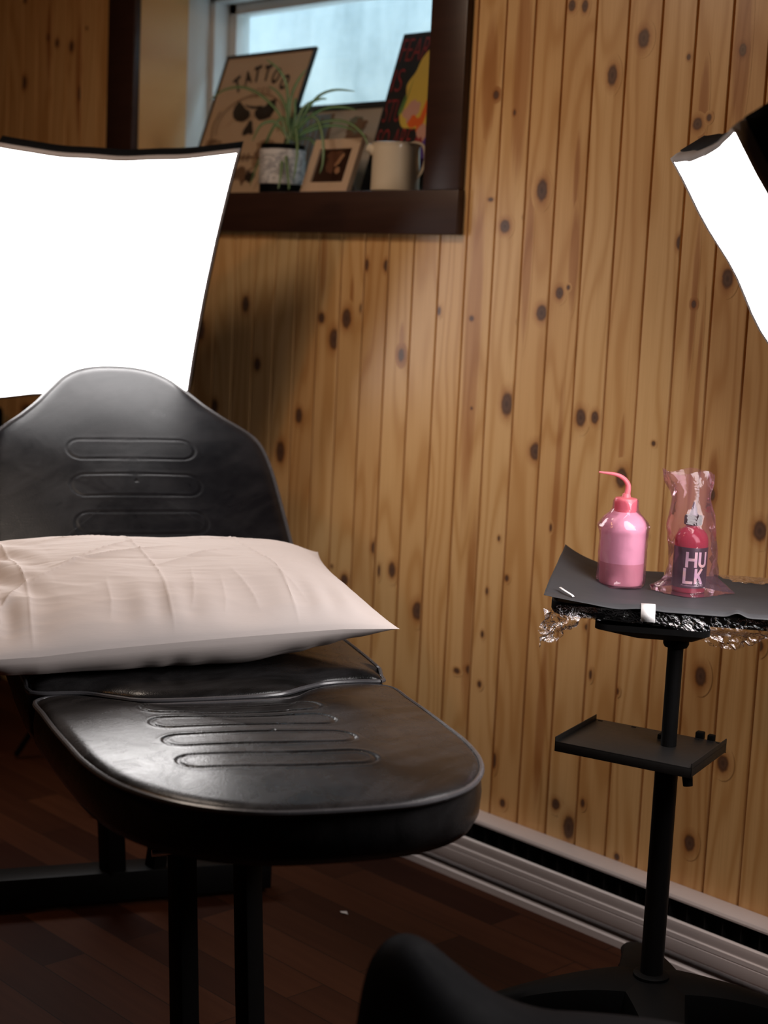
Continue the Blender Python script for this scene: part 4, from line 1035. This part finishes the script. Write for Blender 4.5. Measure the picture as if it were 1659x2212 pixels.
def leaves(name, curves, wid, parent):
    V, F, UV = [], [], []
    for pts in curves:
        P = spline(pts, 7); n = len(P); b0 = len(V)
        for i, p in enumerate(P):
            t = P[min(i+1, n-1)]-P[max(i-1, 0)]; t = t/np.linalg.norm(t)
            view = np.array([-.7, .75, .05])
            s = np.cross(t, view); s /= np.linalg.norm(s); up = np.cross(s, t)
            q = i/(n-1); w = wid*(.55+.9*q)*(1-q)**.55 if q > .3 else wid*(.55+.27)*(.7)**.55*(.8+.2*q/.3)
            w = max(w, .0006)
            for k, e in enumerate((-1, 0, 1)):
                V.append(p+s*(w*e)+up*(.3*w*(abs(e))))
                UV.append(((e+1)/2, q))
        for i in range(n-1):
            for k in range(2): F.append((b0+i*3+k, b0+i*3+k+1, b0+(i+1)*3+k+1, b0+(i+1)*3+k))
    o = mesh_obj(name, V, F, M['leaf'], None)
    uvl = o.data.uv_layers.new(name='UVMap'); vi = np.zeros(len(o.data.loops), np.int32); o.data.loops.foreach_get('vertex_index', vi)
    uvl.data.foreach_set('uv', np.array(UV, np.float32)[vi].ravel()); o.parent = parent; return o
sp1 = empty('spider_plant', 'spider plant with long arching green and cream striped leaves in the window', 'plant'); sp1.location = pc+np.array([0, 0, .11]); osp = own_to(sp1)
base = pc+np.array([0, 0, .118])
# each leaf: image-plane path of the photograph placed at its own depth beside the pot
L_ = [([(625,300),(620,250),(622,210),(615,172),(598,146),(575,128)], -.03), ([(620,300),(605,250),(575,215),(545,195),(515,188),(480,196),(452,218)], .00), ([(628,300),(626,240),(632,200),(645,172),(662,150)], .02),
      ([(630,300),(650,262),(668,230),(692,205),(725,194),(766,197)], -.02), ([(630,302),(652,270),(680,245),(712,232),(745,232),(770,238)], .03), ([(632,304),(660,280),(690,266),(725,260),(758,268),(785,292),(796,318)], -.05),
      ([(632,304),(665,284),(700,273),(735,272),(768,283)], .0), ([(628,300),(655,262),(676,252),(690,268),(698,310),(697,352),(690,375)], -.06), ([(624,302),(618,330),(620,365),(624,400),(623,409)], -.07), ([(634,304),(638,275),(642,310),(640,350),(634,390)], -.065),
      ([(626,302),(620,270),(612,255),(600,262),(585,285),(566,330),(548,375),(540,402)], .03), ([(622,302),(612,280),(598,272),(588,278),(580,300)], -.01), ([(630,300),(637,250),(637,222),(640,212)], -.03), ([(636,303),(670,300),(684,330),(672,372)], .04),
      ([(622,300),(600,268),(585,262),(562,272),(545,305)], -.02), ([(626,300),(622,250),(610,215),(596,196),(580,186)], .03), ([(630,302),(645,255),(660,228),(690,214),(706,214)], .05), ([(620,304),(610,340),(606,380),(601,408)], -.068)]
def px_path(path, dy):
    out = []; n = len(path); 
    for i, (x, y) in enumerate(path):
        q = i/(n-1); out.append(atY(x, y, base[1]+dy*math.sin(q*PI*.5)))
    return out
osp(leaves('foliage', [px_path(p, d) for p, d in L_], .0052, None))
# cream enamel jug, spout left, handle right
jc = atY(855, 360, .05); jc[2] = SILL+.001
jug = empty('enamel_jug', 'cream glazed jug with short spout and curved handle on the window sill', 'jug'); jug.location = jc; oj = own_to(jug)
M['cream'] = simple('cream_glaze', (.66, .54, .38), .18, 0, .05, 18, 0, .6)
JR = .0565
JK = .90
mb = MB(); mb.lathe([(r_, z_*JK) for r_, z_ in [(JR*.97, 0), (JR*1.02, .003), (JR*1.01, .03), (JR*.985, .11), (JR*1.0, .122), (JR*1.02, .124), (JR*.97, .125), (JR*.94, .115), (JR*.92, .02), (JR*.3, .012)]], 48, jc, capt=True); oj(mb.build('body', M['cream']))
mb = MB(); mb.tube([jc+camr*a+np.array([0, 0, b*JK]) for a, b in spline([(-.050, .100), (-.058, .107), (-.066, .110), (-.070, .112)], 4)], [.012]*4+[.011]*4+[.010]*4+[.009], 14); oj(mb.build('spout', M['cream']))
hd = spline([(.030, .123), (.045, .127), (.060, .121), (.067, .100), (.066, .075), (.058, .050), (.046, .030), (.044, .022)], 6)
V, F = [], []; tl = np.array([-camr[1], camr[0], 0])
for i, (a, b) in enumerate(hd):
    q = hd[min(i+1, len(hd)-1)]-hd[max(i-1, 0)]; q = q/np.linalg.norm(q); nn = np.array([-q[1], q[0]])
    for sgn, e in ((1, 1), (1, -1), (-1, -1), (-1, 1)):
        V.append(jc+camr*(a+nn[0]*.003*sgn)+np.array([0, 0, b*JK+nn[1]*.003*sgn])+tl*(.012*e)-tl*.015)
for i in range(len(hd)-1):
    for j in range(4): F.append((i*4+j, i*4+(j+1) % 4, (i+1)*4+(j+1) % 4, (i+1)*4+j))
F += [(3, 2, 1, 0), tuple(range((len(hd)-1)*4, len(hd)*4))]
oj(autosmooth(mesh_obj('handle', V, F, M['cream']), 50))
mb = MB()
for k in range(0): pass
# little succulent behind the softbox's top edge
s0 = atY(428, 345, .045); s0[2] = SILL+.001
su = empty('small_potted_plant', 'small dark leafy plant at the left end of the window sill', 'plant'); su.location = s0; osu = own_to(su)
mb = MB(); mb.lathe([(.026, 0), (.032, .04), (.034, .044), (.029, .044), (.027, .036)], 28, s0); osu(mb.build('pot', M['white_paint']))
cv = []
for k in range(11):
    t = 2*PI*k/11+.4; d = np.array([math.cos(t), math.sin(t), 0]); h = .05+.03*((k*7) % 5)/4
    cv.append([s0+np.array([0, 0, .036]), s0+d*.018+np.array([0, 0, .036+h*.6]), s0+d*(.036)+np.array([0, 0, .036+h]), s0+d*.058+np.array([0, 0, .036+h*.95])])
osu(leaves('foliage', cv, .0075, None))

# ---------------------------------------------------------------- light, world, camera
w = bpy.data.worlds.new('overcast_sky'); S.world = w; w.use_nodes = True
w.node_tree.nodes['Background'].inputs[0].default_value = (.54, .74, .92, 1); w.node_tree.nodes['Background'].inputs[1].default_value = 4.0
def lamp(name, loc, power, col, size, target=None, kind='AREA'):
    l = bpy.data.lights.new(name, kind); l.energy = power; l.color = col
    if kind == 'AREA': l.shape = 'DISK'; l.size = size
    else: l.shadow_soft_size = size
    o = bpy.data.objects.new(name, l); COL.objects.link(o); o.location = loc
    if target is not None: o.rotation_euler = (Vector(target)-Vector(loc)).to_track_quat('-Z', 'Y').to_euler()
    return o
lamp('overhead_lamp', (-2.62, -1.15, 2.38), 10, (1.0, .83, .69), .46, (-2.50, -1.12, 0))
lamp('ceiling_bulb', (-2.9, -2.1, 2.32), 13, (1.0, .50, .19), .10, None, 'POINT')

cam = bpy.data.cameras.new('camera'); co = bpy.data.objects.new('camera', cam); COL.objects.link(co); S.camera = co
right, down, fwdv = RM[:, 0], RM[:, 1], RM[:, 2]
mw = Matrix.Identity(4)
for i in range(3): mw[i][0] = right[i]; mw[i][1] = -down[i]; mw[i][2] = -fwdv[i]; mw[i][3] = CAM[i]
co.matrix_world = mw
cam.sensor_fit = 'VERTICAL'; cam.sensor_height = 36; cam.sensor_width = 27; cam.lens = FPX/IMH*36
cam.dof.use_dof = True; cam.dof.focus_distance = 2.62; cam.dof.aperture_fstop = 3.2
cam.clip_start = .05
S.view_settings.view_transform = 'Standard'; S.view_settings.look = 'None'; S.view_settings.exposure = 0; S.view_settings.gamma = 1; S.view_settings.use_curve_mapping = False
S.cycles.use_denoising = True; S.cycles.max_bounces = 6; S.cycles.diffuse_bounces = 4; S.cycles.transparent_max_bounces = 14; S.cycles.use_adaptive_sampling = True; S.cycles.adaptive_threshold = .05; S.cycles.caustics_reflective = False; S.cycles.caustics_refractive = False
S.cycles.sample_clamp_indirect = 6
